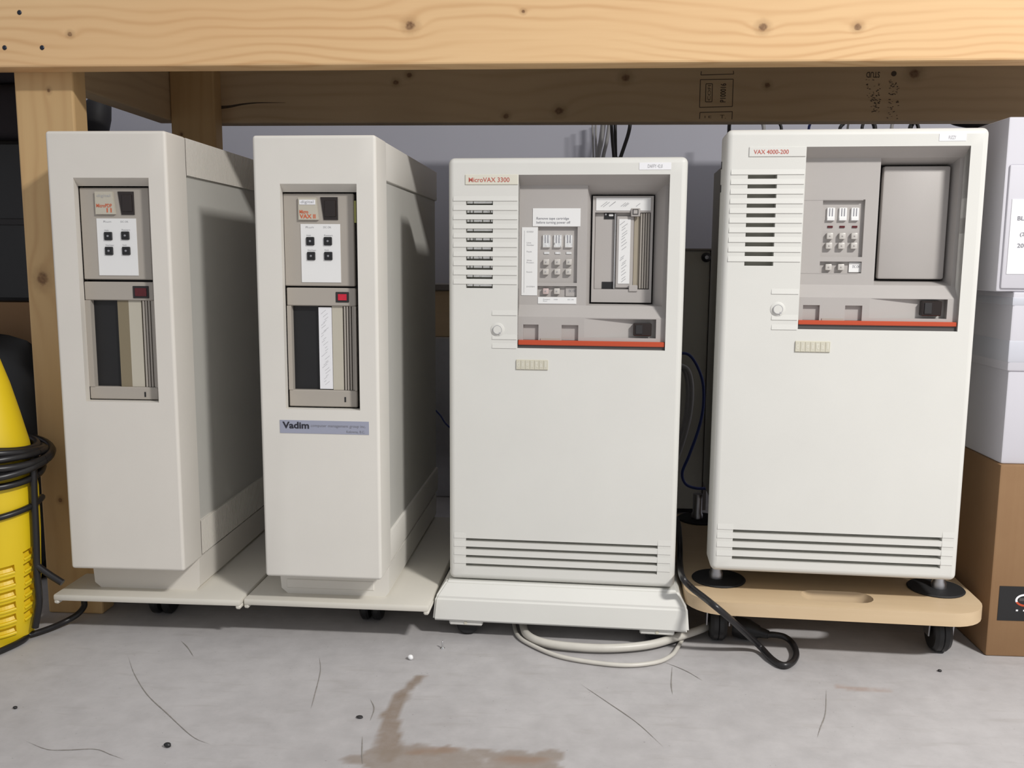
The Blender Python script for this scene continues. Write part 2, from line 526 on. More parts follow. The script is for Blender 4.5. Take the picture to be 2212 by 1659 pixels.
# hairline cracks and scuffs in the concrete, flat marks a hair above it
CR = [[(277, 1418), (290, 1455), (318, 1500), (360, 1540), (415, 1590), (455, 1608)],
      [(55, 1600), (100, 1618), (140, 1620), (205, 1618), (240, 1630), (268, 1640)],
      [(392, 1385), (405, 1398), (418, 1418)], [(783, 1590), (782, 1625), (783, 1650)],
      [(1255, 1478), (1310, 1515), (1375, 1560), (1432, 1612)], [(1435, 1430), (1480, 1448), (1518, 1470)],
      [(1785, 1490), (1783, 1540), (1772, 1572), (1766, 1592)], [(690, 1420), (692, 1450), (680, 1500), (672, 1530)],
      [(1452, 1440), (1450, 1478), (1453, 1500)], [(800, 1510), (808, 1530), (800, 1556)]]
for pts in CR:
    P = spline([on_z(px, py, 0.0006) for px, py in pts], 8); mb = MB(); n = len(P)
    for i in range(n - 1):
        d = (P[i + 1] - P[i]).normalized(); s_ = Vector((-d.y, d.x, 0))
        w0, w1 = [0.0007 * math.sin(math.pi * (q + 0.6) / (n + 0.2)) * (0.55 + 0.6 * random.random()) for q in (i, i + 1)]
        mb.quad(P[i] - s_ * w0, P[i + 1] - s_ * w1, P[i + 1] + s_ * w1, P[i] + s_ * w0)
    mb.build('crack', 'crack', floor)

# ================================================================ WORKBENCH
BZ = 0.8274                      # underside of the beams
BEAM_Y0, BEAM_Y1 = 1.284, 1.322
RPOST_Y0, RPOST_Y1, RBEAM_Y1 = 1.778, 1.816, 1.854


def kn(Y, lst): return [(on_y(px, py, Y).x, on_y(px, py, Y).z, r_) for px, py, r_ in lst]


wood('pine_front', (0.77, 0.525, 0.28), (0.53, 0.285, 0.12), kn(BEAM_Y0, [(886, 55, .0075), (1648, 59, .0065), (1853, 58, .0055), (151, 74, .004), (1130, 25, .003)]), 'x', 520, BZ + 0.062, 1.7, 0.50, 0.035, (0.71, 0.42, 0.20))
wood('pine_rear', (0.62, 0.475, 0.30), (0.43, 0.29, 0.17), kn(RPOST_Y1, [(855, 178, .006), (1093, 251, .006), (1208, 240, .009), (1352, 168, .009), (1658, 184, .006), (1975, 159, .011), (884, 162, .006)]), 'x', 280, BZ + 0.05, 4.4, 0.4, 0.05)
wood('pine_post', (0.62, 0.42, 0.205), (0.45, 0.255, 0.115), kn(1.322, [])or[], 'z', 300, -0.80, 2.2, 0.45, 0.04)
_pk = [(on_y(px, py, 1.322).z, on_y(px, py, 1.322).x, r_) for px, py, r_ in ((92, 602, .011), (105, 196, .0035), (130, 1080, .004))]
wood('pine_post', (0.62, 0.42, 0.205), (0.45, 0.255, 0.115), _pk, 'z', 300, -0.80, 2.2, 0.45, 0.04)
wood('pine_joist', (0.62, 0.475, 0.30), (0.43, 0.29, 0.17), [], 'y', 280, BZ + 0.05, 7.4, 0.4, 0.05)

bench = empty('wooden_workbench', (-0.8, 1.3, 0))
tag(bench, 'workbench frame of pine beams and posts above the computer cabinets', 'workbench')


def bpart(mb, name, mat, parent=None):
    o = mb.build(name, mat, parent or bench)
    if parent is None: o.location = -bench.location
    return o


# keep object-space = world-space for the wood textures: part origins sit at the world origin
fb = bpart(MB().box(-1.34, 1.25, BEAM_Y0, BEAM_Y1, BZ, BZ + 0.140, 0.003, 2), 'front_beam', 'pine_front')
rx = (on_y(365, 180, RPOST_Y0).x + on_y(462, 180, RPOST_Y0).x) / 2
rb = bpart(MB().box(rx - 0.0445, 1.25, RPOST_Y1, RBEAM_Y1, BZ, BZ + 0.140, 0.003, 2), 'rear_beam', 'pine_rear')
pxl, pxr = on_y(27, 160, 1.322).x, on_y(157, 160, 1.322).x
PX0 = (pxl + pxr) / 2 - 0.0445; PX1 = PX0 + 0.089
bpart(MB().box(PX0, PX1, BEAM_Y1, BEAM_Y1 + 0.038, 0, BZ + 0.14, 0.003, 2), 'post', 'pine_post')
rx = (on_y(365, 180, RPOST_Y0).x + on_y(462, 180, RPOST_Y0).x) / 2
bpart(MB().box(rx - 0.0445, rx + 0.0445, RPOST_Y0, RPOST_Y1, 0, BZ + 0.14, 0.003, 2), 'post', 'pine_post')
for xr in (1.10,):
    bpart(MB().box(xr, xr + 0.089, BEAM_Y1, BEAM_Y1 + 0.038, 0, BZ + 0.14, 0.003, 2), 'post', 'pine_post')
jx = on_y(188, 205, BEAM_Y1 + 0.05).x
jx = rx - 0.0445 - 0.0005
bpart(MB().box(jx - 0.038, jx, BEAM_Y1 + 0.0385, RPOST_Y1, BZ, BZ + 0.140, 0.003, 2), 'side_joist', 'pine_joist')
bpart(MB().box(-1.34, 1.25, BEAM_Y0 - 0.01, RBEAM_Y1 + 0.006, BZ + 0.1402, BZ + 0.158), 'bench_top', 'ply')
for (px, py) in ((42, 27), (10, 103), (91, 103)):
    q = on_y(px, py, BEAM_Y0)
    mb = MB().lathe([(0.0, -0.0012), (0.0022, -0.0012), (0.0033, -0.0004), (0.0033, 0.0006)], (q.x, BEAM_Y0, q.z), 14, 'y')
    mb.build('screw', 'screw_dark', fb)

P = spline([on_y(px, py, RPOST_Y1 - 0.0005) for px, py in ((478, 232), (498, 230), (525, 225), (560, 222), (617, 222))], 6); mb = MB()
for i in range(len(P) - 1):
    w0, w1 = [0.0028 * (1 - q / (len(P) - 1)) + 0.0003 for q in (i, i + 1)]
    mb.quad(P[i] - Vector((0, 0, w0)), P[i + 1] - Vector((0, 0, w1)), P[i + 1] + Vector((0, 0, w1)), P[i] + Vector((0, 0, w0)))
mb.build('split', 'stamp_ink', rb)
# printed grade stamps on the rear beam (ink frames and lettering, as far as they can be read)
mb = MB(); SY = RPOST_Y1 - 0.0006


def line(mb, a, b, w, Y):
    A, B = on_y(*a, Y), on_y(*b, Y); d = (B - A).normalized(); n = Vector((-d.z, 0, d.x)) * w
    mb.quad(A - n, B - n, B + n, A + n)


for loop in ([(1513, 172), (1584, 171), (1582, 230), (1511, 232)], [(1525, 181), (1539, 181), (1538, 220), (1524, 220)]):
    for a, b_ in zip(loop, loop[1:] + loop[:1]): line(mb, a, b_, 0.0007, SY)
for a, b_ in (((1515, 154), (1514, 162)), ((1514, 162), (1585, 160)), ((1585, 160), (1584, 153)), ((1511, 257), (1512, 243)), ((1512, 243), (1582, 241)), ((1582, 241), (1581, 258))): line(mb, a, b_, 0.0007, SY)


def stamp(s, l, t, r_, b_, rot=0, mirror=False, bold=0.0):
    A, B = on_y(l, b_, SY), on_y(r_, t, SY); text_into(mb, s, A.x, B.x, A.z, B.z, SY, bold, rot, mirror)


stamp('P100016', 1555, 180, 1569, 221, 90, False, 0.02)
stamp('COFI', 1528, 184, 1536, 217, 90)
stamp('I E', 1522, 250, 1537, 255, 0); stamp('T.', 1555, 248, 1568, 256)
stamp('STUD', 1871, 155, 1901, 168, 180, False, 0.015)
# worn, unreadable print: loose ink flecks
for (l, t_, r_, b_, n_) in ((1869, 172, 1900, 212, 26), (1880, 206, 1900, 243, 34), (1918, 172, 1940, 204, 24), (1914, 215, 1940, 257, 22)):
    for k in range(n_):
        x_, y_ = random.uniform(l, r_), random.uniform(t_, b_); line(mb, (x_, y_), (x_ + random.uniform(2, 5), y_ + random.uniform(-2, 2)), random.uniform(.0003, .0009), SY)
mb.build('grade_stamp', 'stamp_ink', rb)['kind'] = 'stuff'
c = on_y(1931, 159, SY)
MB().lathe([(0.0, 0), (0.005, 0), (0.005, 0.0004)], (c.x, SY, c.z), 12, 'y').build('grade_stamp', 'stamp_ink', rb)


# ================================================================ small shared builders
def caster(parent, x, y, ztop, r=0.021, gap=0.006, wd=0.013, rot=0.0, name='caster'):
    """twin-wheel caster under a plate: fork + two wheels"""
    f = MB().box(x - 0.006, x + 0.006, y - 0.012, y + 0.012, r, ztop).build(name, 'black_soft', parent)
    for s in (-1, 1):
        a = x + s * gap / 2; b_ = a + s * wd
        lo, hi = min(a, b_), max(a, b_)
        MB().lathe([(r * 0.55, lo), (r - 0.003, lo), (r, lo + 0.003), (r, hi - 0.003), (r - 0.003, hi), (r * 0.55, hi)], (0, y, r), 24, 'x').build('wheel', 'black', f, 40)
    MB().box(x - 0.0012, x + 0.0012, y - r * 0.7, y - r * 0.4, r, ztop).build('axle_clip', 'steel', f)
    return f


def emblem(parent, x0, x1, z0, z1, y):
    e = MB().box(x0, x1, y - 0.0016, y + 0.001, z0, z1, 0.0006, 1).build('emblem', 'emblem', parent)
    w = (x1 - x0) / 7
    mb = MB(); mt = MB()
    for i, ch in enumerate('digital'):
        a = x0 + w * i
        mb.box(a + w * 0.07, a + w * 0.93, y - 0.0021, y - 0.0016, z0 + (z1 - z0) * 0.07, z1 - (z1 - z0) * 0.07)
        lo = z0 + (z1 - z0) * (0.12 if ch == 'g' else 0.3); hi = z0 + (z1 - z0) * (0.88 if ch in 'ditl' else 0.66)
        text_into(mt, ch, a + w * (0.36 if ch in 'il' else 0.22), a + w * (0.64 if ch in 'il' else 0.78), lo, hi, y - 0.0023, 0.02)
    mb.build('emblem_block', 'emblem', e); mt.build('lettering', 'emblem_light', e)


def lettering(parent, mat, items, y):
    mb = MB()
    for it in items: text_into(mb, *it[:5], y, *(it[5:]))
    return mb.build('lettering', mat, parent)


# ================================================================ NARROW TOWERS (cabinets one and two)
def tower(fr, px, lab, mats, ribs, extra):
    """fr: frame; px: dict of photo measurements; a bezel with a sunk drive bay, ribbed body, foot and wheeled plate"""
    t = empty('computer_cabinet', (0, 0, 0), M=fr.M); tag(t, lab, 'computer')
    mb_, md = mats
    l0, l1, zb, zt = px['front']
    rr = 0.0045
    op = px['open']
    # bezel front with the bay opening
    xs = [l0 + rr, op[0], op[1], l1 - rr]; zs = [zb + rr, op[2], op[3], zt - rr]
    b_ = MB().cells(xs, zs, lambda a, c: None if op[0] < a < op[1] and op[2] < c < op[3] else 0.0, 0.0)
    b_.rim(l0, l1, zb, zt, rr, 0.062)
    inn = px['inner']; YI = 0.017
    b_.funnel(op, 0.0, inn, YI)
    bez = b_.build('bezel', mb_, t, 35)
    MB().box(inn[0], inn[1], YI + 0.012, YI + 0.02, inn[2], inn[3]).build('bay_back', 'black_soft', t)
    # body
    D = 0.50
    bx0, bx1 = l0 + 0.001, l1 - 0.001
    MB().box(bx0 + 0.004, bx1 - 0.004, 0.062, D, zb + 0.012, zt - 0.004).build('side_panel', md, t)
    zt0 = px['top_band']; zb1 = px['bot_band']
    for nm, z0, z1 in (('top_band', zt0, zt - 0.001), ('bottom_band', zb + 0.004, zb1)):
        m2 = MB()
        if ribs:
            n = 84; step = (D - 0.068) / n
            prof = []
            for i in range(n):
                y0 = 0.066 + i * step; prof += [(y0, 0.0), (y0 + step * 0.55, 0.0), (y0 + step * 0.6, 0.0016), (y0 + step * 0.95, 0.0016)]
            prof.append((D, 0.0))
            for (sx, xx) in ((1, bx1), (-1, bx0)):
                vs = []; fs = []
                for (yy, dd) in prof: vs += [(xx - sx * dd, yy, z0), (xx - sx * dd, yy, z1)]
                for i in range(len(prof) - 1): fs.append((2 * i, 2 * i + 2, 2 * i + 3, 2 * i + 1))
                m2.add(vs, fs)
            m2.box(bx0 + 0.002, bx1 - 0.002, 0.0625, D, z0, z1)
        else:
            m2.box(bx0, bx1, 0.066, D, z0, z1, 0.002, 2)
        m2.build(nm, mb_, t, 30)
    # foot and wheeled plate
    fz0, fz1, fy = px['plate_z'], zb + 0.002, px['foot_y']
    fo = MB(); fo.prism([(bx0 + 0.012, fz0), (bx1 - 0.006, fz0), (bx1 - 0.001, fz0 + 0.006), (bx1, fz1), (bx0, fz1), (bx0 + 0.003, fz0 + 0.008)], fy, D - 0.02)
    fo = fo.build('foot', mb_, t)
    if extra.get('foot_inset'):
        a = extra['foot_inset']; MB().box(*a[:2], fy - 0.0012, fy + 0.001, *a[2:], 0.0008, 1).build('foot_panel', mb_, fo)
    P = px['plate']  # x0,x1,y0
    th = 0.010
    pl = MB().box(P[0], P[1], P[2], D - 0.02, fz0 - th, fz0, 0.003, 2)
    for xx in (P[0], P[1] - 0.008): pl.box(xx, xx + 0.008, P[2] + 0.001, D - 0.022, fz0 - th - 0.005, fz0 - th + 0.002, 0.002, 1)
    pl = pl.build('base_plate', 'plate_beige', t, 40)
    cx = px['caster']
    for (xx, yy) in ((cx[0], cx[1]), (P[0] + 0.05, D - 0.09), (P[1] - 0.05, D - 0.09)):
        caster(t, xx, yy, fz0 - th, 0.027)
    # drive bay: control module above, tape drive below
    u = px['upper']; lo = px['lower']
    mod = MB().box(u[0], u[1], YI, YI + 0.012, u[2], u[3], 0.0012, 1).build('control_module', 'drive_grey', t)
    q = px['badge']
    bg_ = MB().prism([(q[0], q[2]), (q[1], q[2]), (q[1] - (q[1] - q[0]) * 0.10, q[3]), (q[0], q[3])], YI - 0.0035, YI + 0.001).build('badge', 'drive_light', mod)
    extra['badge'](bg_, q, YI - 0.0038)
    q = px['window']
    MB().prism([(q[0] + 0.004, q[2]), (q[1], q[2]), (q[1], q[3]), (q[0], q[3])], YI - 0.0012, YI + 0.001).build('switch_window', 'smoke_glass', mod)
    MB().box(q[0] + 0.0055, q[1] - 0.0025, YI - 0.0026, YI - 0.001, q[2] + 0.004, q[3] - 0.004, 0.0008, 1).build('power_switch', 'smoke_glass', mod)
    q = px['label']
    lb = MB().box(q[0], q[1], YI - 0.0008, YI + 0.001, q[2], q[3]).build('panel_label', 'card', mod)
    lw, lh = q[1] - q[0], q[3] - q[2]
    for (bx, bz) in px['buttons']:
        k = MB().box(bx - 0.0056, bx + 0.0056, YI - 0.0032, YI, bz - 0.0056, bz + 0.0056, 0.0008, 1).build('button', 'black', mod)
        MB().lathe([(0.0, -0.0041), (0.0014, -0.0038), (0.0018, -0.0031)], (bx, YI, bz), 10, 'y').build('indicator', 'steel', k)
    its = []
    for i, s_ in enumerate(('Run', 'DC OK')):
        cx_ = px['buttons'][i][0]; its.append((s_, cx_ - 0.006, cx_ + 0.005, q[3] - 0.0055, q[3] - 0.003))
    for i, s_ in enumerate(('Halt', 'Restart', 'Write Protect', 'Ready')):
        c_ = px['buttons'][i]; wd_ = 0.0042 if len(s_) < 6 else 0.0085; its.append((s_, c_[0] - 0.005, c_[0] - 0.005 + wd_ * 1.4, c_[1] + 0.0068, c_[1] + 0.009))
    lettering(lb, 'ink_faint', its, YI - 0.0011)
    dr = MB().box(lo[0], lo[1], YI, YI + 0.012, px['slot'][3] + 0.0, lo[3], 0.0012, 1)
    s_ = px['slot']
    dr.box(lo[0], lo[1], YI, YI + 0.012, lo[2], s_[2], 0.0012, 1)
    dr.box(lo[0], s_[0], YI, YI + 0.012, s_[2], s_[3]); dr.box(s_[1], lo[1], YI, YI + 0.012, s_[2], s_[3])
    dr = dr.build('tape_drive', 'drive_grey', t)
    q = px['led']
    fr_ = MB().box(q[0] - 0.0016, q[1] + 0.0012, YI - 0.0012, YI + 0.001, q[2] - 0.0014, q[3] + 0.0014, 0.0005, 1).build('indicator_frame', 'black_soft', dr)
    MB().box(q[0] + 0.0018, q[1] - 0.0018, YI - 0.002, YI, q[2] + 0.0015, q[3] - 0.0015).build('indicator_light', extra['led'], fr_)
    y1 = YI + 0.006
    for nm, mat, a in px['strips']:
        yy = YI + (0.0095 if mat == 'black' else 0.004)
        MB().box(a[0], a[1], yy, YI + 0.012, a[2], a[3]).build(nm, mat, dr)
    if extra.get('scribble'):
        a = [q_ for n_, m_, q_ in px['strips'] if n_ == 'write_on_label'][0]; sm = MB()
        for k in range(26):
            zz_ = a[2] + (a[3] - a[2]) * (0.05 + 0.9 * k / 26); xx_ = a[0] + (a[1] - a[0]) * random.uniform(.15, .5); L_ = random.uniform(.003, .007)
            sm.add([(xx_, YI + 0.0037, zz_), (xx_ + L_, YI + 0.0037, zz_ + L_ * .8), (xx_ + L_, YI + 0.0037, zz_ + L_ * .8 + .0005), (xx_, YI + 0.0037, zz_ + .0005)], [(0, 1, 2, 3)])
        sm.build('print', 'ink_faint', dr)
    a = px['vents']; n = 4; w = (a[1] - a[0]) / n
    MB().box(a[0], a[1], YI + 0.0095, YI + 0.012, a[2], a[3]).build('grille', 'drive_grey', dr)
    for i in range(n):
        MB().box(a[0] + w * (i + 0.42), a[0] + w * (i + 1.0), YI + 0.002, YI + 0.0096, a[2], a[3]).build('grille_bar', 'drive_grey', dr)
    q = px['mark']; MB().box(q[0] - 0.001, q[0] + 0.001, YI - 0.0006, YI + 0.001, q[1] - 0.0035, q[1] + 0.0035).build('drive_mark', 'black', dr)
    return t, bez


def tz(z, s): return CAM_H + (z - CAM_H) * s


S1 = 1.212 / 1.27; S2 = 1.215 / 1.272
A1 = Frame(-0.6615 * S1, 1.212, -0.0029)
YI = 0.017


def px_tower(f, w, h0, h1, xo, d):
    """map measured photo pixels of one tower to its local metres"""
    out = {'front': (xo - w / 2, xo + w / 2, h0, h1)}
    out['open'] = f.r(*d['open']); out['inner'] = f.r(*d['inner'], YI)
    for k in ('upper', 'lower', 'badge', 'window', 'label', 'slot', 'led', 'vents'): out[k] = f.r(*d[k], YI)
    out['buttons'] = [f.p(a, b_, YI) for a, b_ in d['buttons']]
    out['strips'] = [(n_, m_, f.r(*q, YI)) for n_, m_, q in d['strips']]
    out['mark'] = f.p(*d['mark'], YI)
    out['top_band'] = f.z(*d['top_band'], 0.07); out['bot_band'] = f.z(*d['bot_band'], 0.07)
    # plate height: bottom of the foot front, then the plate's front edge on that height
    out['foot_y'] = 0.055
    out['plate_z'] = f.z(*d['foot_bottom'], 0.055)
    a, b_ = [f.I @ on_z(*q, out['plate_z']) for q in d['plate']]
    out['plate'] = (a.x, b_.x, (a.y + b_.y) / 2)
    c_ = f.I @ on_z(*d['caster'], 0.0)
    out['caster'] = (c_.x, c_.y + 0.01)
    return out


D1 = dict(open=(172, 384, 332, 868), inner=(182, 402, 331.5, 864), upper=(176, 405.5, 325.5, 604), lower=(188, 609, 337, 863),
          badge=(208, 414, 250, 463), window=(256, 414, 290, 464), label=(212, 472, 297, 595), slot=(200, 649, 333, 836),
          led=(290, 620, 320, 642), vents=(308, 649, 332, 836), buttons=[(235, 510), (272, 509), (237, 542), (274, 542)],
          strips=[('tape_slot', 'black', (200, 649, 255, 836)), ('slot_bar', 'olive', (255, 649, 279, 836)), ('release_lever', 'drive_light', (279, 649, 306, 836))],
          mark=(314, 852), top_band=(405, 379), bot_band=(440, 1124), foot_bottom=(315, 1271), plate=((120, 1280), (514, 1301)), caster=(352, 1327))
D2 = dict(open=(611, 397, 774, 885), inner=(617, 415, 773.5, 881), upper=(613, 418, 765, 618), lower=(622, 622, 770, 879),
          badge=(646, 427, 689, 475), window=(693, 426, 730, 475), label=(651, 484, 736, 610), slot=(631, 661, 765, 843),
          led=(728, 633, 752, 651), vents=(741, 662, 764, 843), buttons=[(671, 521), (709, 521), (673, 553), (710, 553)],
          strips=[('tape_slot', 'black', (631, 661, 686, 843)), ('write_on_label', 'paper', (688, 664, 716, 841)), ('release_lever', 'drive_light', (717, 661, 740, 843))],
          mark=(746, 863), top_band=(832, 391), bot_band=(860, 1150), foot_bottom=(710, 1284), plate=((524, 1295), (926, 1308)), caster=(803, 1341))


def badge1(b_, q, y):
    w, h = q[1] - q[0], q[3] - q[2]
    lettering(b_, 'ink_faint', [('digital', q[0] + w * .1, q[0] + w * .8, q[2] + h * .72, q[2] + h * .88)], y)
    lettering(b_, 'ink_orange', [('MicroPDP', q[0] + w * .06, q[0] + w * .86, q[2] + h * .30, q[2] + h * .46, 0.02), ('11', q[0] + w * .58, q[0] + w * .84, q[2] + h * .08, q[2] + h * .27, 0.03)], y)


def badge2(b_, q, y):
    w, h = q[1] - q[0], q[3] - q[2]
    st = MB().box(q[0] + w * .06, q[0] + w * .86, y - 0.0003, y + 0.0006, q[2] + h * .68, q[2] + h * .90).build('badge_strip', 'paper', b_)
    lettering(st, 'ink_faint', [('digital', q[0] + w * .14, q[0] + w * .78, q[2] + h * .71, q[2] + h * .87)], y - 0.0006)
    lettering(b_, 'ink_orange', [('Micro', q[0] + w * .06, q[0] + w * .50, q[2] + h * .28, q[2] + h * .44, 0.03), ('VAX II', q[0] + w * .06, q[0] + w * .86, q[2] + h * .06, q[2] + h * .25, 0.03)], y)


P1 = px_tower(A1, 0.1758 * S1, tz(0.0931, S1), tz(0.7377, S1), 0, D1)
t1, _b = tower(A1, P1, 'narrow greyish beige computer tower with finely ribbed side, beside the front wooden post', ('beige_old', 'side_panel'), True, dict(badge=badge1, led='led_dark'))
A2 = Frame(-0.3625 * S2, 1.215, 0.0159)
P2 = px_tower(A2, 0.1765 * S2, tz(0.0887, S2), tz(0.7314, S2), 0, D2)
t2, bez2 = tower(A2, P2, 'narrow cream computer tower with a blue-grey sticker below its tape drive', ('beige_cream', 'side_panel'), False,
                 dict(badge=badge2, led='led_red', scribble=True, foot_inset=A2.r(620, 1253, 808, 1272, 0.055)))
q = A2.r(605, 909, 797, 937)
st = MB().box(q[0], q[1], -0.0006, 0.0003, q[2], q[3]).build('sticker', 'sticker_blue', t2)
w, h = q[1] - q[0], q[3] - q[2]
lettering(st, 'ink', [('Vadim', q[0] + w * .03, q[0] + w * .33, q[2] + h * .36, q[2] + h * .88, 0.03)], -0.0009)
lettering(st, 'ink_soft', [('computer management group inc.', q[0] + w * .35, q[0] + w * .965, q[2] + h * .46, q[2] + h * .72), ('Kelowna, B.C.', q[0] + w * .75, q[0] + w * .955, q[2] + h * .08, q[2] + h * .30)], -0.0009)
q = A2.r(770, 435, 774, 482, 0.03)
MB().box(q[0], q[1], 0.0175, 0.03, q[2], q[3]).build('wire_sleeve', 'yellow_tag', t2)


# ================================================================ WIDE CABINETS (three and four)
def wide(fr, w, z0, z1, d, lab, legs):
    t = empty('computer_cabinet', (0, 0, 0), M=fr.M); tag(t, lab, 'computer')
    rr = 0.0085; x0, x1 = -w / 2, w / 2; BK = 0.055
    op = fr.r(*d['open'])
    vx = fr.r(d['slot_x'][0], 400, d['slot_x'][1], 700)      # only x used
    vents = []
    for i in range(10):
        py = d['slot0'] + i * d['slot_dy']; l = d['slot_l0'] + (d['slot_l9'] - d['slot_l0']) * i / 9; r_ = l + d['slot_w']
        vents.append(fr.r(l, py, r_, py + 9.0))
    vxa, vxb = sum(v[0] for v in vents) / 10, sum(v[1] for v in vents) / 10
    vents = [(vxa, vxb, v[2], v[3]) for v in vents]
    low = [fr.r(d['low_l'], d['low0'] + i * d['low_dy'], d['low_r'], d['low0'] + i * d['low_dy'] + d['low_h']) for i in range(4)]
    la, lb_ = low[0][0], low[0][1]; low = [(la, lb_, v[2], v[3]) for v in low]
    xs = sorted(set([x0 + rr, op[0], op[1], vxa, vxb, la, lb_, x1 - rr]))
    zs = sorted(set([z0 + rr, z1 - rr, op[2], op[3]] + [v[2] for v in vents + low] + [v[3] for v in vents + low]))

    def dep(a, c_):
        if op[0] < a < op[1] and op[2] < c_ < op[3]: return None
        for v in vents:
            if v[0] < a < v[1] and v[2] < c_ < v[3]: return 0.016
        for v in low:
            if v[0] < a < v[1] and v[2] < c_ < v[3]: return 0.018
        return 0.0
    mb = MB().cells(xs, zs, dep, 0.020)
    mb.rim(x0, x1, z0, z1, rr, BK)
    bez = mb.build('bezel', 'beige', t, 35)
    # slot floors (mesh behind the louvres) and raised slats between them
    for v in vents:
        MB().box(v[0], v[1], 0.0145, 0.0158, v[2], v[3]).build('vent_mesh', 'metal_beige', bez)
        if d['mesh'] == 'foil':
            # shiny shield fingers showing through the upper part of each louvre
            a = v[0] + 0.0006
            for wf in random.choice(([.22, .70], [.22, .30, .34], [.10, .10, .32, .26, .08], [.22, .70])):
                e = min(v[1] - 0.0005, a + (v[1] - v[0]) * wf); MB().box(a, e, 0.0055, 0.0085, v[2] + (v[3] - v[2]) * .42, v[3] - 0.0002, 0.0004, 1).build('shield_finger', 'foil', bez); a = e + 0.0010
    for i, v in enumerate(vents):
        # slat: wedge whose lower edge stands proud just above the slot
        top = vents[i - 1][2] if i else v[3] + (vents[0][3] - vents[1][3]) - (vents[0][3] - vents[0][2])
        sl = MB().prism([(0.0005, v[3]), (-0.0011, v[3]), (-0.0010, v[3] + 0.0010), (-0.0001, top - 0.0004), (0.0005, top - 0.0004)], x0 + rr * 0.9, op[0] - 0.0012, 'x')
        sl.build('slat', 'beige', t)
    for i, v in enumerate(low):
        top = low[i - 1][2] if i else v[3] + (low[0][2] - low[1][3])
        for (a, c_) in ((x0 + rr * 0.9, la), (lb_, x1 - rr * 0.9)):
            MB().prism([(0.0005, v[3] - 0.0005), (-0.0008, v[3]), (-0.0001, top), (0.0005, top)], a, c_, 'x').build('slat', 'beige', t)
        MB().box(la, lb_, 0.0165, 0.0178, v[2], v[3]).build('vent_gap', 'beige', bez)
    # lock panel ledges
    for py in d['ledges']:
        a = fr.r(d['ledge_x'][0], py - 2, d['ledge_x'][1], py + 12)
        MB().prism([(0.0005, a[3]), (-0.0010, a[3]), (-0.0001, a[3] + 0.007), (0.0005, a[3] + 0.007)], a[0], op[0] - 0.0012, 'x').build('lock_ledge', 'beige', t)
    c_ = fr.p(*d['lock'])
    lk = MB().lathe([(0.0098, 0.0), (0.0098, -0.0006), (0.0092, -0.0009), (0.0066, -0.0009), (0.0064, -0.0028), (0.0056, -0.0034), (0.0, -0.0034)], (c_[0], 0, c_[1]), 26, 'y').build('key_lock', 'beige', t, 30)
    MB().tube([(c_[0] + 0.0061 * math.cos(k * math.pi / 14), -0.0031, c_[1] + 0.0061 * math.sin(k * math.pi / 14)) for k in range(29)], 0.0005, 6, False).build('lock_ring', d['lock_mat'], lk)
    MB().prism([(c_[0] + 0.002, c_[1] - 0.004), (c_[0] + 0.0045, c_[1] - 0.0065), (c_[0] + 0.005, c_[1] - 0.0055), (c_[0] + 0.003, c_[1] - 0.0032)], -0.0037, -0.003).build('lock_pointer', d['lock_mat'], lk)
    # name plate, emblem, sticker
    q = fr.r(*d['name']); q = (q[0], op[0] - 0.0006, q[2], q[3])
    npl = MB().box(q[0], q[1], -0.0014, 0.0005, q[2], q[3], 0.0006, 1).build('name_plate', 'emblem_light' if d['mesh'] == 'foil' else 'beige', t)
    a = fr.r(*d['name_text'])
    lettering(npl, 'ink_red', [(d['name_s'], a[0], a[1], a[2], a[3], 0.008)], -0.0017)
    emblem(t, *fr.r(*d['emblem']), 0.0)
    q = fr.r(*d['sticker'])
    s_ = MB().box(q[0], q[1], -0.0005, 0.0003, q[2], q[3]).build('sticker', 'paper', t)
    lettering(s_, 'ink_faint', [(d['sticker_s'], q[0] + (q[1] - q[0]) * d['st_l'], q[0] + (q[1] - q[0]) * d['st_r'], q[2] + (q[3] - q[2]) * .25, q[2] + (q[3] - q[2]) * .74)], -0.0008)
    # ---- recess insert
    YP, YB = 0.022, 0.045                                     # control panel plane, drive plane
    zT = fr.z(d['cx'], d['pan_t'], YP); zB = fr.z(d['cx'], d['pan_b'], YP)
    zL0 = fr.z(d['cx'], d['led_b'], 0.006); zS = fr.z(d['cx'], d['bar_t'], 0.004)
    xm = fr.x(d['split'], 520, YP)
    kp = fr.r(*d['pad'], YP); kl = fr.r(*d['padlow'], YP)
    ins = MB().cells([op[0], kp[0], kp[1], xm], sorted([zB, kl[2], kl[3], kp[2], kp[3], zT]),
                     lambda a, c_: YP + 0.006 if kp[0] < a < kp[1] and (kp[2] < c_ < kp[3] or kl[2] < c_ < kl[3]) else YP, YP)
    # sloped ceiling, sloped ledge, lower band
    ins.quad((op[0], 0.0008, op[3]), (op[1], 0.0008, op[3]), (op[1], YP, zT), (op[0], YP, zT))
    ins.quad((op[0], YP, zB), (op[1], YP, zB), (op[1], 0.008, zL0), (op[0], 0.008, zL0))
    la_ = [fr.r(*q, 0.008) for q in d['latch']]; wv = fr.r(*d['wedge'], 0.008)
    bxs = sorted([op[0], la_[0][0], la_[0][1], la_[1][0], la_[1][1], wv[0], wv[1], op[1]])
    bzs = sorted([zS, max(zS + 0.001, wv[2]), la_[0][3], la_[1][3] + 0.0002, wv[3], zL0])

    def bd(a, c_):
        for q_ in la_:
            if q_[0] < a < q_[1] and c_ < q_[3]: return 0.014
        if wv[0] < a < wv[1] and wv[2] < c_ < wv[3]: return None
        return 0.008
    ins.cells(bxs, bzs, bd, 0.008)
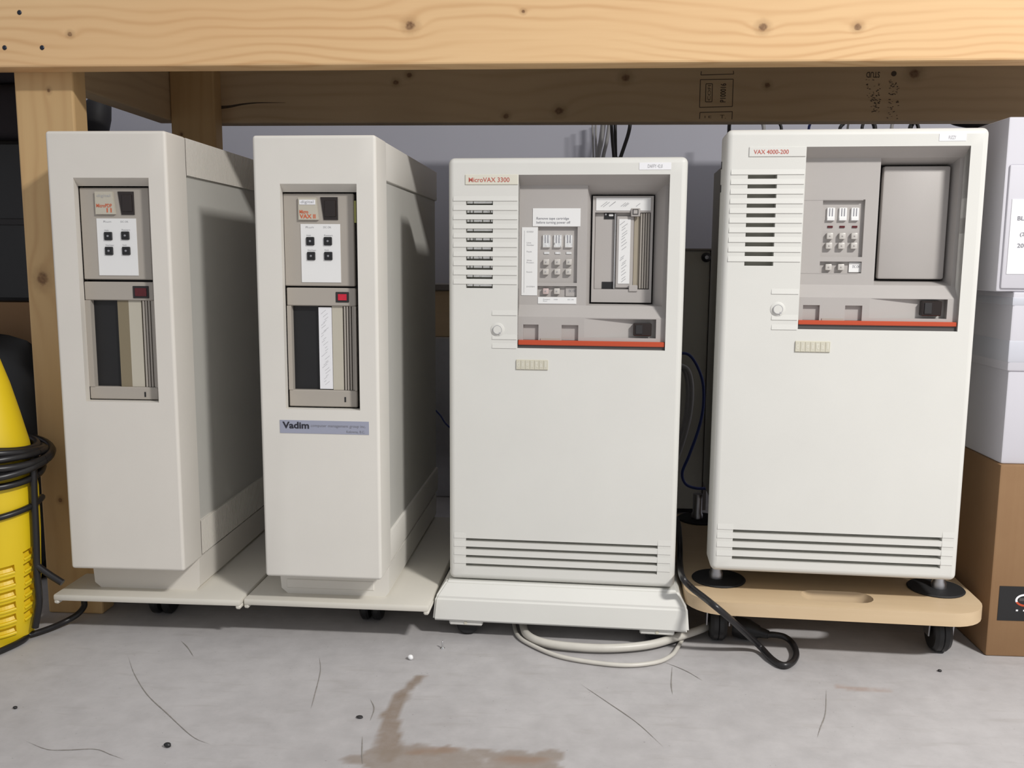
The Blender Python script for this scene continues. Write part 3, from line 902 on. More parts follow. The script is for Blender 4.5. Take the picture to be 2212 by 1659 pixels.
    ins.add([(wv[0], 0.008, wv[2]), (wv[1], 0.020, wv[2]), (wv[1], 0.020, wv[3]), (wv[0], 0.008, wv[3]), (wv[1], 0.008, wv[2]), (wv[1], 0.008, wv[3])], [(0, 1, 2, 3), (1, 4, 5, 2), (3, 2, 5), (0, 4, 1)])
    # right wall and drive-bay funnel
    dr = fr.r(*d['drive'], YB)
    go = (xm, op[1] - 0.0045, zB, zT); gi = (dr[0] - 0.0022, dr[1] + 0.0022, dr[2] - 0.0022, dr[3] + 0.0022)
    ins.funnel(go, YP, gi, YB)
    ins.quad((op[1] - 0.0045, YP, zT), (op[1], YP, zT), (op[1], YP, zB), (op[1] - 0.0045, YP, zB))
    for xx in (op[0], op[1]):
        ins.add([(xx, 0.0, op[3]), (xx, YP, op[3]), (xx, YP, op[2]), (xx, 0.0, op[2])], [(0, 1, 2, 3)])
    ins = ins.build('control_recess', 'recess_grey', t)
    MB().box(gi[0], gi[1], YB + 0.0255, YB + 0.0265, gi[2], gi[3]).funnel(gi, YB, gi, YB + 0.0255).build('bay_liner', 'recess_grey', ins)
    # orange bar and dark strip
    o0 = fr.z(d['cx'], d['bar_b'], 0.004)
    MB().box(op[0] + 0.0006, op[1] - 0.0006, 0.002, 0.012, o0, zS, 0.0008, 1).build('orange_bar', 'orange_bar', t)
    MB().box(op[0], op[1], 0.005, 0.012, op[2], o0).build('dark_strip', 'strip_dark', t)
    # latch tab
    c0, c1 = la_[0][1], la_[1][0]
    MB().box(c0 + (c1 - c0) * .1, c0 + (c1 - c0) * .95, 0.0068, 0.009, zS, zS + 0.0028).build('latch_tab', 'drive_grey', ins)
    # rocker switch
    q = fr.r(*d['switch'], 0.012)
    sw = MB().box(q[0], q[1], 0.006, 0.020, q[2], q[3], 0.001, 1).build('power_switch', 'smoke_glass', t)
    MB().box(q[0] + (q[1] - q[0]) * .12, q[0] + (q[1] - q[0]) * .5, 0.0045, 0.0065, q[2] + 0.0025, q[3] - 0.0025, 0.0006, 1).build('rocker', 'black_soft', sw)
    # keypad
    YK = YP + 0.006
    for (a, b_) in d['displays']:
        q = fr.r(a - 8.5, b_ - 14, a + 8.5, b_ + 14, YK)
        ds = MB().box(q[0], q[1], YK - 0.003, YK + 0.001, q[2], q[3], 0.0006, 1).build('unit_plug', d['plug'], t)
        for k in (0.28, 0.62):
            MB().box(q[0] + (q[1] - q[0]) * k, q[0] + (q[1] - q[0]) * (k + 0.1), YK - 0.0034, YK - 0.002, q[2] + (q[3] - q[2]) * .35, q[3] - 0.0008).build('plug_groove', 'ink_soft', ds)
        MB().box(q[0] + 0.0003, q[1] - 0.0003, YK - 0.0042, YK - 0.0028, q[2] + 0.0004, q[2] + (q[3] - q[2]) * .25, 0.0003, 1).build('plug_lip', d['plug'], ds)
    for (a, b_) in d['lamps']:
        q = fr.r(a - 5.5, b_ - 2.2, a + 5.5, b_ + 2.2, YK)
        MB().box(q[0], q[1], YK - 0.0012, YK, q[2], q[3]).build('fault_lamp', d['lamp_mat'], t)
    for i, (a, b_) in enumerate(d['keys']):
        x_, z_ = fr.p(a, b_, YK - 0.003); s2 = 0.0043
        k = MB().box(x_ - s2, x_ + s2, YK - 0.0062, YK, z_ - s2, z_ + s2, 0.0012, 2).build('key', 'key_pink' if (i == 6 and d['mesh'] == 'foil') else 'key_grey', t, 40)
        MB().lathe([(0.0, -0.0072), (0.0009, -0.0069), (0.0013, -0.006)], (x_, YK, z_), 10, 'y').build('key_lamp', 'chrome' if d['mesh'] == 'foil' else 'recess_grey', k, 40)
    q = fr.r(*d['dcok'], YK)
    dk = MB().box(q[0], q[1], YK - 0.002, YK, q[2], q[3]).build('indicator_card', 'card' if d['mesh'] != 'foil' else 'recess_grey', t)
    lettering(dk, 'ink_soft', [('DC OK', q[0] + (q[1] - q[0]) * .3, q[1] - (q[1] - q[0]) * .1, q[2] + (q[3] - q[2]) * .45, q[2] + (q[3] - q[2]) * .72)], YK - 0.0023)
    # chassis behind the bezel
    MB().box(x0 + 0.006, x1 - 0.006, BK, BK + 0.012, z0 + 0.006, z1 - 0.003).build('back_flange', 'black_soft', t)
    ch = MB().box(x0 + 0.038, x1 - 0.038, BK + 0.012, 0.52, z0 + 0.004, z1 - 0.010).build('chassis', 'metal_beige', t)
    return t, ins, dict(YP=YP, YB=YB, dr=dr, op=op, BK=BK, x0=x0, x1=x1)


A3 = Frame(-0.0097, 1.2886, 0.0425)
W3, Z30, Z31 = 0.3344, 0.0854, 0.7031
D3 = dict(open=(1119, 377, 1442, 755), slot_x=(1006, 1064), slot0=434, slot_dy=19.95, slot_l0=1006.5, slot_l9=1006.5, slot_w=58,
          low_l=1006, low_r=1421, low0=1170.5, low_dy=18.3, low_h=7, mesh='foil', ledges=(683, 735, 754), ledge_x=(1063, 1117), lock=(1075, 712), lock_mat='ink_faint',
          name=(1005, 377, 1120, 399), name_text=(1013, 383.5, 1101, 393.5), name_s='MicroVAX 3300', emblem=(1115, 777, 1184, 799),
          sticker=(1381, 351, 1450, 366.5), sticker_s='DAFFY 42.0', st_l=.27, st_r=.73, cx=1280, pan_t=400, pan_b=660, led_b=686, bar_t=737, bar_b=747.5, split=1268,
          pad=(1162, 490, 1247, 611), padlow=(1162, 618, 1246, 641), latch=[(1130, 701, 1163, 737), (1213, 702, 1249, 737)], wedge=(1262, 689, 1417, 730),
          drive=(1279, 424, 1409, 653), switch=(1368, 698, 1407, 725), displays=[(1181, 521), (1205, 521), (1229, 521)], lamps=[(1181, 546.5), (1205, 546.5), (1229, 546.5)],
          keys=[(1180, 566), (1204, 566), (1229, 566), (1179, 587), (1204, 587), (1228, 587), (1179, 629), (1203, 629)], dcok=(1222, 620, 1246, 640), plug='foil', lamp_mat='foil')
t3, ins3, G3 = wide(A3, W3, Z30, Z31, D3, 'wide beige computer cabinet with an open tape drive, on its own flared white base', False)

# cabinet three: cards around the keypad
YP, YB = G3['YP'], G3['YB']
q = A3.r(1151, 450, 1254, 489, YP); c3 = MB().box(q[0], q[1], YP - 0.0008, YP + 0.001, q[2], q[3]).build('notice_card', 'card', t3)
w, h = q[1] - q[0], q[3] - q[2]
lettering(c3, 'ink_soft', [('Remove tape cartridge', q[0] + w * .08, q[0] + w * .76, q[2] + h * .33, q[2] + h * .51), ('before turning power off', q[0] + w * .08, q[0] + w * .79, q[2] + h * .11, q[2] + h * .29)], YP - 0.0011)
q = A3.r(1127, 491, 1161, 638, YP); c3 = MB().box(q[0], q[1], YP - 0.0008, YP + 0.001, q[2], q[3]).build('label_card', 'card', t3)
w, h = q[1] - q[0], q[3] - q[2]
ls = []
for s_, f_, wd_ in (('DSSI', .935, .40), ('Unit', .775, .28), ('Number', .742, .46), ('Fault', .645, .32), ('Write', .518, .32), ('Protect', .485, .46), ('Ready', .345, .38), ('SYSTEM', .13, .52)):
    ls.append((s_, q[0] + w * .32, q[0] + w * (.32 + wd_), q[2] + h * (f_ - .010), q[2] + h * (f_ + .010)))
lettering(c3, 'ink_faint', ls, YP - 0.0011)
mbl = MB(); mbl.box(q[0] + w * .16, q[0] + w * .175, YP - 0.0011, YP - 0.0008, q[2] + h * .04, q[2] + h * .95); mbl.build('rule', 'ink_faint', c3)
q = A3.r(1162, 642, 1245, 656, YP); c3 = MB().box(q[0], q[1], YP - 0.0008, YP + 0.001, q[2], q[3]).build('label_card', 'card', t3)
w, h = q[1] - q[0], q[3] - q[2]
lettering(c3, 'ink_faint', [('Restart', q[0] + w * .14, q[0] + w * .32, q[2] + h * .58, q[2] + h * .76), ('Run', q[0] + w * .14, q[0] + w * .24, q[2] + h * .32, q[2] + h * .48), ('Halt', q[0] + w * .42, q[0] + w * .52, q[2] + h * .58, q[2] + h * .76), ('DC OK', q[0] + w * .78, q[0] + w * .94, q[2] + h * .58, q[2] + h * .76)], YP - 0.0011)


# cabinet three: the tape drive
def tape_drive3():
    f = A3; x0, x1, z0, z1 = G3['dr']; Y = YB - 0.006
    g = lambda *a: f.r(*a, Y)
    win = g(1284, 459, 1404, 625)
    d = MB().cells(sorted([x0, win[0], win[1], x1]), sorted([z0, win[2], win[3], z1]), lambda a, c_: Y + 0.008 if win[0] < a < win[1] and win[2] < c_ < win[3] else Y, Y)
    d.add([(x0, Y, z0), (x1, Y, z0), (x1, Y, z1), (x0, Y, z1), (x0, Y + 0.014, z0), (x1, Y + 0.014, z0), (x1, Y + 0.014, z1), (x0, Y + 0.014, z1)], [(0, 1, 5, 4), (1, 2, 6, 5), (2, 3, 7, 6), (3, 0, 4, 7)])
    d = d.build('tape_drive', 'recess_grey', t3)
    q = g(1288, 427, 1406, 455)
    tl = MB().box(q[0], q[1], Y - 0.0008, Y + 0.0005, q[2], q[3]).build('drive_label', 'card', d)
    mb = MB()

    def dash(px, py, L, Yd):
        a = f.p(px, py, Yd); b_ = f.p(px + L, py - L * .75, Yd); t_ = 0.0005
        mb.add([(a[0], Yd, a[1] - t_), (b_[0], Yd, b_[1] - t_), (b_[0], Yd, b_[1] + t_), (a[0], Yd, a[1] + t_)], [(0, 1, 2, 3)])
    for (px, py, L) in ((1298, 446, 14), (1303, 447, 14), (1316, 446, 14), (1320, 443, 10), (1341, 446, 11), (1346, 446, 11), (1350, 446, 9), (1374, 446, 9)): dash(px, py, L, Y - 0.0011)
    mb.build('print', 'ink_faint', tl)
    Yw = Y + 0.008
    q = g(1285, 462, 1325, 624); MB().box(q[0], q[1], Yw - 0.0015, Yw + 0.002, q[2], q[3]).build('drive_door', 'recess_grey', d)
    for a in ((1305, 459.5, 1327, 473), (1300, 609, 1325, 624)):
        q = g(*a); MB().box(q[0], q[1], Yw - 0.0024, Yw, q[2], q[3]).build('latch_hole', 'black', d)
    q = g(1315, 461.5, 1325, 467); MB().box(q[0], q[1], Yw - 0.004, Yw - 0.002, q[2], q[3], 0.0008, 1).build('latch', 'card', d)
    q = g(1306.5, 460.5, 1311, 465); MB().box(q[0], q[1], Yw - 0.004, Yw - 0.002, q[2], q[3], 0.0006, 1).build('latch', 'chrome', d)
    q = g(1326, 461, 1329.5, 624); MB().box(q[0], q[1], Yw - 0.006, Yw, q[2], q[3], 0.0006, 1).build('guide_rail', 'chrome', d)
    q = g(1331, 467, 1368, 622); hb = MB().box(q[0], q[1], Yw - 0.0045, Yw, q[2], q[3], 0.0008, 1).build('handle', 'recess_grey', d)
    q = g(1336, 473, 1361, 613); hl = MB().box(q[0], q[1], Yw - 0.0052, Yw - 0.004, q[2], q[3]).build('handle_label', 'card', hb)
    mb = MB()
    for py in (483, 489, 495, 503, 509, 515, 522, 529, 537, 555, 560, 566, 571, 578, 585, 592, 600, 606): dash(1339 + (py % 7) * .8, py + 3, 8 + (py % 5), Yw - 0.0055)
    mb.build('print', 'ink_faint', hl)
    q = g(1369, 461, 1381, 624); MB().box(q[0], q[1], Yw - 0.002, Yw, q[2], q[3]).build('side_strip', 'drive_tan', d)
    q = g(1381, 459.5, 1402, 624); gr = MB().box(q[0], q[1], Yw - 0.001, Yw, q[2], q[3]).build('grille', 'drive_grey', d)
    for i in range(4):
        xx = q[0] + (q[1] - q[0]) * (i + .3) / 4; MB().box(xx, xx + 0.0021, Yw - 0.0060, Yw - 0.0008, q[2] + 0.0005, q[3] - 0.0005).build('grille_bar', 'drive_grey', gr)
    q = g(1363, 450, 1383, 468); bt = MB().box(q[0], q[1], Y - 0.003, Y + 0.002, q[2], q[3], 0.0008, 1).build('unload_button', 'recess_grey', d)
    q = g(1366.5, 452, 1379, 464); MB().box(q[0], q[1], Y - 0.0036, Y - 0.002, q[2], q[3]).build('button_face', 'strip_dark', bt)
    q = g(1368.5, 454, 1377, 462); MB().box(q[0], q[1], Y - 0.0039, Y - 0.003, q[2], q[3]).build('button_face', 'recess_grey', bt)
    q = g(1358, 616, 1377, 630); MB().box(q[0], q[1], Y - 0.002, Y + 0.008, q[2], q[3], 0.0008, 1).build('door_stop', 'recess_grey', d)


tape_drive3()

# cabinet three: flared base with casters
zt_ = A3.z(1211, 1262, 0.0) ; zt_ = Z30 - 0.002
zr0 = A3.z(1200, 1304, -0.022); zbm = A3.z(1210, 1354, -0.024)
x0, x1 = -W3 / 2, W3 / 2
fl = 0.0; ft = 0.018
prof = [(-0.003, 0.004, zt_), (-0.020, ft, zr0), (-0.024, ft + 0.003, zbm)]
mb = MB(); rings = []
for (yf, ex, zz) in prof:
    rings.append([(x0 - ex, yf, zz), (x1 + ex, yf, zz), (x1 + ex, 0.52, zz), (x0 - ex, 0.52, zz)])
for a, b_ in zip(rings, rings[1:]): mb.add(a + b_, [(k, (k + 1) % 4, 4 + (k + 1) % 4, 4 + k) for k in range(4)])
mb.add(rings[0], [(0, 1, 2, 3)]); mb.add(rings[-1], [(3, 2, 1, 0)])
base3 = mb.build('base', 'beige', t3)
bm = bmesh.new(); bm.from_mesh(base3.data); bmesh.ops.bevel(bm, geom=list(bm.edges), offset=0.003, segments=2, affect='EDGES'); bm.to_mesh(base3.data); bm.free()
for px in (1010, 1418):
    for yy in (0.012, 0.44):
        xx = A3.x(px, 1355, 0.0)
        if yy > .1: xx = -0.11 if px < 1200 else 0.11
        br = MB().box(xx - 0.025, xx + 0.025, yy - 0.030, yy + 0.03, zbm - 0.008, zbm + 0.001, 0.002, 1).build('caster_bracket', 'beige', t3)
        MB().lathe([(0.0, -0.0012), (0.0025, -0.001), (0.0025, 0.001)], (xx, yy - 0.030, zbm - 0.0035), 10, 'y').build('bolt', 'emblem', br)
        rw = (zbm - 0.004) / 2 + 0.004
        MB().lathe([(0.010, -0.012), (rw - 0.004, -0.012), (rw, -0.008), (rw, 0.008), (rw - 0.004, 0.012), (0.010, 0.012)], (xx, yy - 0.006, rw), 26, 'y').build('wheel', 'rubber', t3, 40)

A4 = Frame(0.3719, 1.2506, 0.0478)
W4, Z40, Z41 = 0.3358, 0.1222, 0.7358
D4 = dict(open=(1733, 316, 2083, 714), slot_x=(1612, 1676), slot0=377, slot_dy=20.9, slot_l0=1616.5, slot_l9=1607, slot_w=63,
          low_l=1583, low_r=2036, low0=1152.5, low_dy=19.4, low_h=8, mesh='slot_dark', ledges=(637, 693, 714), ledge_x=(1666, 1724), lock=(1680, 668), lock_mat='ink_faint',
          name=(1618, 317, 1743, 338.5), name_text=(1628, 323.5, 1703.5, 333), name_s='VAX 4000-200', emblem=(1717, 737, 1793, 761),
          sticker=(2029, 289, 2087.5, 304.5), sticker_s='FUZZY', st_l=.35, st_r=.62, cx=1905, pan_t=341, pan_b=616, led_b=644, bar_t=694, bar_b=703.5, split=1893,
          pad=(1775, 431, 1866, 555), padlow=(1771, 565, 1861, 590), latch=[(1734, 659, 1770, 692), (1825, 660, 1862, 692)], wedge=(1878, 646, 2046, 688),
          drive=(1898, 360, 2041, 603), switch=(1988, 650, 2031, 682), displays=[(1794, 463), (1820, 463), (1846, 463)], lamps=[(1793, 490), (1819, 490), (1846, 490)],
          keys=[(1792, 510), (1819, 510), (1845, 510), (1790, 531), (1817, 531), (1844, 531), (1789, 577), (1816, 577)], dcok=(1833, 567, 1859, 588), plug='card', lamp_mat='led_dark')
t4, ins4, G4 = wide(A4, W4, Z40, Z41, D4, 'wide beige computer cabinet with a blank drive cover, standing on a wooden dolly', True)
x0, x1, z0, z1 = G4['dr']
MB().box(x0, x1, G4['YB'] - 0.010, G4['YB'] + 0.004, z0, z1, 0.003, 2).build('drive_cover', 'recess_grey', t4, 40)
# seams of the pad plate
YP4 = G4['YP']; q = A4.r(1735, 432, 1860, 607, YP4)
MB().box(G4['op'][0], q[1], YP4 - 0.0004, YP4, q[3] - 0.0004, q[3] + 0.0004).build('seam', 'recess_grey', ins4)
MB().box(G4['op'][0], q[1] - 0.002, YP4 - 0.0004, YP4, A4.z(1800, 591, YP4), A4.z(1800, 590, YP4)).build('seam', 'recess_grey', ins4)
# flat black patches painting the shade of holes beside the bezel's rear edge
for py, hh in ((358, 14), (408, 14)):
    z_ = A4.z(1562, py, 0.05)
    MB().box(G4['x0'] - 0.0006, G4['x0'] + 0.0002, 0.044, 0.050, z_ - 0.005, z_ + 0.005).build('hole_shade_patch', 'black', t4)

# ================================================================ WOODEN DOLLY UNDER CABINET FOUR
DZ1, DZ0 = 0.0855, 0.0665
c_ = on_z(1805, 1308, DZ1)
dl = empty('furniture_dolly', (0, 0, 0), M=A4.M)
tag(dl, 'plywood furniture dolly with black rubber discs under the computer cabinet', 'dolly')
pl_ = lambda px, py, z: A4.I @ on_z(px, py, z)
fy = (pl_(1650, 1306, DZ1).y + pl_(2060, 1325, DZ1).y) / 2
dx0, dx1 = pl_(1478, 1262, DZ1).x - 0.001, pl_(2137, 1317, DZ1).x
dy1 = fy + 0.46
ro = 0.055; outl = []
for (cx, cyy, a0) in ((dx1 - ro, dy1 - ro, 0), (dx0 + ro, dy1 - ro, 90), (dx0 + ro, fy + ro, 180), (dx1 - ro, fy + ro, 270)):
    for k in range(9):
        a = R(a0 + 90 * k / 8); outl.append((cx + ro * math.cos(a), cyy + ro * math.sin(a)))
sa, sb = pl_(1728, 1283, DZ1), pl_(1886, 1292, DZ1)
sy0, sy1 = pl_(1805, 1300, DZ1).y, pl_(1805, 1277, DZ1).y
hr = (sy1 - sy0) / 2; hole = []
for (cx, a0) in ((sb.x - hr, -90), (sa.x + hr, 90)):
    for k in range(9):
        a = R(a0 + 180 * k / 8); hole.append((cx + hr * math.cos(a), (sy0 + sy1) / 2 + hr * math.sin(a)))
bm = bmesh.new()
ov = [bm.verts.new((a, b_, DZ1)) for a, b_ in outl]; hv = [bm.verts.new((a, b_, DZ1)) for a, b_ in hole]
ed = [bm.edges.new((L[i], L[(i + 1) % len(L)])) for L in (ov, hv) for i in range(len(L))]
r_ = bmesh.ops.triangle_fill(bm, edges=ed, use_beauty=True)
fcs = [g_ for g_ in r_['geom'] if isinstance(g_, bmesh.types.BMFace)]
ex = bmesh.ops.extrude_face_region(bm, geom=list(bm.faces))
for v_ in [g_ for g_ in ex['geom'] if isinstance(g_, bmesh.types.BMVert)]: v_.co.z = DZ0
bmesh.ops.recalc_face_normals(bm, faces=bm.faces)
MB().bm(bm).build('board', 'dolly_wood', dl, 40)
disc = [pl_(1552, 1251, DZ1), pl_(2021, 1272, DZ1)]
feet = []
for i, c_ in enumerate(disc):
    for yy in (c_.y, c_.y + 0.32):
        MB().lathe([(0.0, DZ1), (0.039, DZ1), (0.040, DZ1 + 0.0015), (0.0385, DZ1 + 0.003), (0.0, DZ1 + 0.003)], (c_.x, yy, 0), 32).build('rubber_pad', 'rubber', dl, 40)
        MB().lathe([(0.0, DZ1 + 0.003), (0.0105, DZ1 + 0.003), (0.0105, DZ1 + 0.010), (0.0085, DZ1 + 0.014), (0.0085, Z40 + 0.012), (0.0, Z40 + 0.012)], (c_.x - (0.004 if i == 0 else -0.004), yy, 0), 18).build('levelling_foot', 'steel', t4, 40)
for (px, py) in ((1550, 1386), (2030, 1411)):
    g_ = A4.I @ on_z(px, py, 0)
    for yy in (g_.y + 0.012, g_.y + 0.34):
        rw = 0.029
        br = MB()
        for s_ in (-1, 1): br.prism([(yy - 0.010, 0.024), (yy + 0.010, 0.024), (yy + 0.016, DZ0), (yy - 0.016, DZ0)], g_.x + s_ * 0.0165 - 0.001, g_.x + s_ * 0.0165 + 0.001, 'x')
        br.box(g_.x - 0.018, g_.x + 0.018, yy - 0.020, yy + 0.020, DZ0 - 0.003, DZ0)
        br = br.build('caster', 'steel', dl)
        MB().lathe([(0.012, g_.x - 0.012), (rw - 0.004, g_.x - 0.012), (rw, g_.x - 0.007), (rw, g_.x - 0.001), (rw - 0.0012, g_.x), (rw, g_.x + 0.001), (rw, g_.x + 0.007), (rw - 0.004, g_.x + 0.012), (0.012, g_.x + 0.012)], (0, yy, rw), 30, 'x').build('wheel', 'black', br, 30)

# ================================================================ CARTONS AT THE RIGHT
BXY = on_z(2128, 1417, 0).y; BX = on_z(2128, 1417, 0).x
bz1 = on_y(2157, 1004, BXY).z


def carton(name, x, y, z0, w, d, h, mat, label, group=None, lid=None):
    t = empty(name, (x, y, z0)); tag(t, label, 'box', group)
    MB().box(0, w, 0, d, 0, h, 0.003, 2).build('body', mat, t, 40)
    return t


bx = carton('cardboard_box', BX, BXY, 0.0, 0.42, 0.40, bz1, 'cardboard', 'brown cardboard box with a black printed panel, under two white cartons')
q0, q1 = on_y(2160, 1266, BXY - 0.0006), on_y(2158, 1340, BXY - 0.0006)
lx0, lz1, lz0 = q0.x - BX, q0.z, q1.z
lb_ = MB().box(lx0, lx0 + 0.10, -0.0006, 0.0004, lz0, lz1).build('printed_panel', 'black', bx)
oc = on_y(2216, 1297, BXY - 0.001); ox, oz = oc.x - BX, oc.z
mb = MB(); n = 28
for (ra, rb_, rc, rd, a0, a1, mt) in ((0.0145, 0.0095, 0.0115, 0.0066, 20, 200, 'paper'), (0.0145, 0.0095, 0.0115, 0.0066, 200, 380, 'orange_bar')):
    m2 = MB(); pts = []
    for k in range(n + 1):
        a = R(a0 + (a1 - a0) * k / n); pts.append(((ox + ra * math.cos(a), -0.0009, oz + rb_ * math.sin(a)), (ox + rc * math.cos(a), -0.0009, oz + rd * math.sin(a))))
    for p0, p1 in zip(pts, pts[1:]): m2.quad(p0[0], p1[0], p1[1], p0[1])
    m2.build('oval_logo', mt, lb_)
m2 = MB()
m2.box(ox - 0.009, ox + 0.009, -0.0009, -0.0006, oz - 0.0012, oz + 0.0030); m2.build('logo_band', 'strip_dark', lb_)
for k in range(3): MB().box(ox - 0.0125 + k * 0.010, ox - 0.0095 + k * 0.010, -0.0009, -0.0006, oz - 0.0165, oz - 0.0142).build('print_mark', 'paper', lb_)
# middle carton with a shallow telescoping lid and clear tape
c2 = on_y(2168, 985, BXY + 0.006)
m_z0 = bz1; m_z1 = on_y(2175, 630, BXY + 0.006).z
xb = on_y(2170, 900, BXY + 0.006).x
cm = carton('white_carton', xb, BXY + 0.006, m_z0, 0.40, 0.38, m_z1 - m_z0 - 0.003, 'carton_white', 'white lidded carton wrapped in clear tape, in the middle of the box stack')
zl = on_y(2190, 802, BXY + 0.006).z - m_z0; hh = m_z1 - m_z0
lid = MB().box(-0.003, 0.403, -0.003, 0.383, zl, hh, 0.0035, 2).build('lid', 'carton_white', cm, 40)
for (a, b_) in ((641, 662), (735, 785)):
    za, zb_ = on_y(2180, b_, BXY).z - m_z0, on_y(2180, a, BXY).z - m_z0
    MB().box(-0.0038, 0.4038, -0.0038, 0.3838, za, zb_, 0.003, 2).build('tape', 'tape', cm, 40)
# top carton
xt = on_y(2165, 450, BXY + 0.004).x; t_z1 = on_y(2190, 252, BXY + 0.004).z
ctp = carton('white_carton', xt, BXY + 0.004, m_z1, 0.41, 0.39, t_z1 - m_z1, 'carton_white', 'white carton with a taped-on paper label, topmost of the box stack')
fx, fz0, fz1 = on_y(2172, 500, BXY).x - xt, on_y(2190, 627, BXY).z - m_z1, on_y(2190, 355, BXY).z - m_z1
MB().box(fx, 0.405, -0.0032, 0.001, fz0 + 0.002, fz1, 0.0025, 2).build('front_flap', 'carton_white', ctp, 40)
pq0, pq1 = on_y(2187, 430, BXY), on_y(2184, 592, BXY)
pp = MB().box(pq0.x - xt, pq0.x - xt + 0.14, -0.0040, -0.0031, pq1.z - m_z1, pq0.z - m_z1).build('paper_label', 'paper', ctp)
mb = MB()
for s_, px0, px1, py0, py1 in (('BL', 2198, 2213, 467, 476), ('(2', 2203, 2214, 502, 512), ('20', 2197, 2212, 526, 535)):
    a, b_ = on_y(px0, py1, BXY - 0.0043 + 0.004), on_y(px1, py0, BXY - 0.0043 + 0.004); text_into(mb, s_, a.x - xt, b_.x - xt, a.z - m_z1, b_.z - m_z1, -0.0044, 0.01)
mb.build('lettering', 'ink_soft', pp)

# ================================================================ YELLOW MACHINE AT THE LEFT
yb = on_z(30, 1404, 0); YY = yb.y + 0.04
sil = [(-3, 1404 - 8), (52, 1385), (66, 1340), (73, 1250), (74, 1150), (70, 1060), (52, 960), (33, 893), (14, 830), (-4, 780), (-40, 700), (-70, 660)]
YC = -0.832
prof = []
for (px, py) in [(46, 1398), (64, 1380), (74, 1330), (77, 1250), (75, 1150), (70, 1060), (52, 960), (33, 893), (14, 830), (-4, 780), (-22, 730)]:
    q = on_y(px, py, YY); prof.append((q.x - YC, max(q.z, 0.0)))
prof[0] = (prof[0][0], 0.0)
prof.append((0.02, prof[-1][1] + 0.015))
ym = empty('yellow_machine', (YC, YY, 0)); tag(ym, 'bright yellow tapered plastic machine wrapped in its black cord, beside the front post', 'machine')
hous = MB().lathe(prof, (0, 0, 0), 40).build('housing', 'yellow', ym, 50); cut = MB()


def rad(z):
    for (r0, z0_), (r1, z1_) in zip(prof, prof[1:]):
        if z0_ <= z <= z1_ and z1_ > z0_: return r0 + (r1 - r0) * (z - z0_) / (z1_ - z0_)
    return prof[0][0]


for col_, a0, a1, py0, npy in (('l', -78, -36, 1243, 6), ('r', -22, -4, 1215, 6)):
    for i in range(npy):
        z_ = on_y(30, py0 + i * 27, YY - 0.05).z
        if z_ < 0.01: continue
        mb = MB(); pts = []
        for k in range(9):
            a = R(a0 + (a1 - a0) * k / 8); dz = 0.004 * (k / 8.0)
            r0 = rad(z_ + dz) + 0.0002; pts.append((r0 * math.cos(a), r0 * math.sin(a), z_ + dz))
        cut.tube([(p_[0] * 0.97, p_[1] * 0.97, p_[2]) for p_ in pts], 0.0065, 8, True)
        mb.tube([(p_[0] * 0.985, p_[1] * 0.985, p_[2] - 0.0062) for p_ in pts], 0.0022, 6, True); mb.build('louvre_lip', 'yellow', ym, 60)
co = cut.build('cutter', 'yellow'); bo = hous.modifiers.new('slots', 'BOOLEAN'); bo.object = co; bo.operation = 'DIFFERENCE'; bo.solver = 'EXACT'
hous.parent = None; bpy.context.view_layer.update()
nm_ = bpy.data.meshes.new_from_object(hous.evaluated_get(bpy.context.evaluated_depsgraph_get()))
hous.modifiers.clear(); hous.data = nm_; hous.parent = ym; bpy.data.objects.remove(co, do_unlink=True)
cm_ = MB(); pts = []
zc = on_y(40, 975, YY).z
for lp in range(7):
    zz = zc + (-0.030, -0.018, -0.006, 0.004, 0.014, 0.0, -0.012)[lp]; rr2 = (0.010, 0.016, 0.018, 0.016, 0.010, 0.026, 0.026)[lp]
    p2 = []
    for k in range(41):
        a = 2 * math.pi * k / 40; r0 = rad(zz) + rr2
        p2.append((r0 * math.cos(a), r0 * math.sin(a), zz + 0.010 * math.sin(a + lp) - 0.012 * math.cos(a * 1 + 0.3 * lp) * 0.4))
    cm_.tube(p2, 0.0052, 8, False)
cm_.build('cord_coil', 'cable_black', ym, 60)
loc = lambda v_: Vector(v_) - Vector((YC, YY, 0))


def mcord(pts, name='cord', r=0.0046):
    MB().tube(spline([loc(p_) for p_ in pts], 10), r, 8).build(name, 'cable_black', ym, 60)


# two strands slung below the coil, one down the side, a stub end and the run across the floor
for zpx, ext in ((1030, 0.006), (1112, 0.005)):
    z_ = on_y(40, zpx, YY).z; pts = []
    for k in range(21):
        a = R(-110 + 130 * k / 20); r0 = rad(z_) + ext; pts.append((YC + r0 * math.cos(a), YY + r0 * math.sin(a), z_ + 0.022 * (k / 20)))
    mcord(pts)
Yc = YY - 0.01
mcord([on_y(72, 990, Yc), on_y(73, 1060, Yc), on_y(77, 1150, Yc), on_y(80, 1240, Yc), on_y(84, 1300, Yc), on_y(76, 1355, Yc)], r=0.0052)
mcord([on_y(80, 1222, Yc), on_y(108, 1242, Yc), on_y(135, 1259, Yc)], r=0.0050)
mcord([on_z(-40, 1392, .005), on_z(10, 1380, .005), on_z(60, 1372, .006), on_z(105, 1358, .006), on_z(140, 1343, .008), on_z(166, 1328, .014), on_z(181, 1311, .022), on_z(182, 1298, .030)])
mcord([on_z(-30, 1418, .005), on_z(10, 1402, .005), on_z(50, 1382, .005), on_z(68, 1362, .006)])

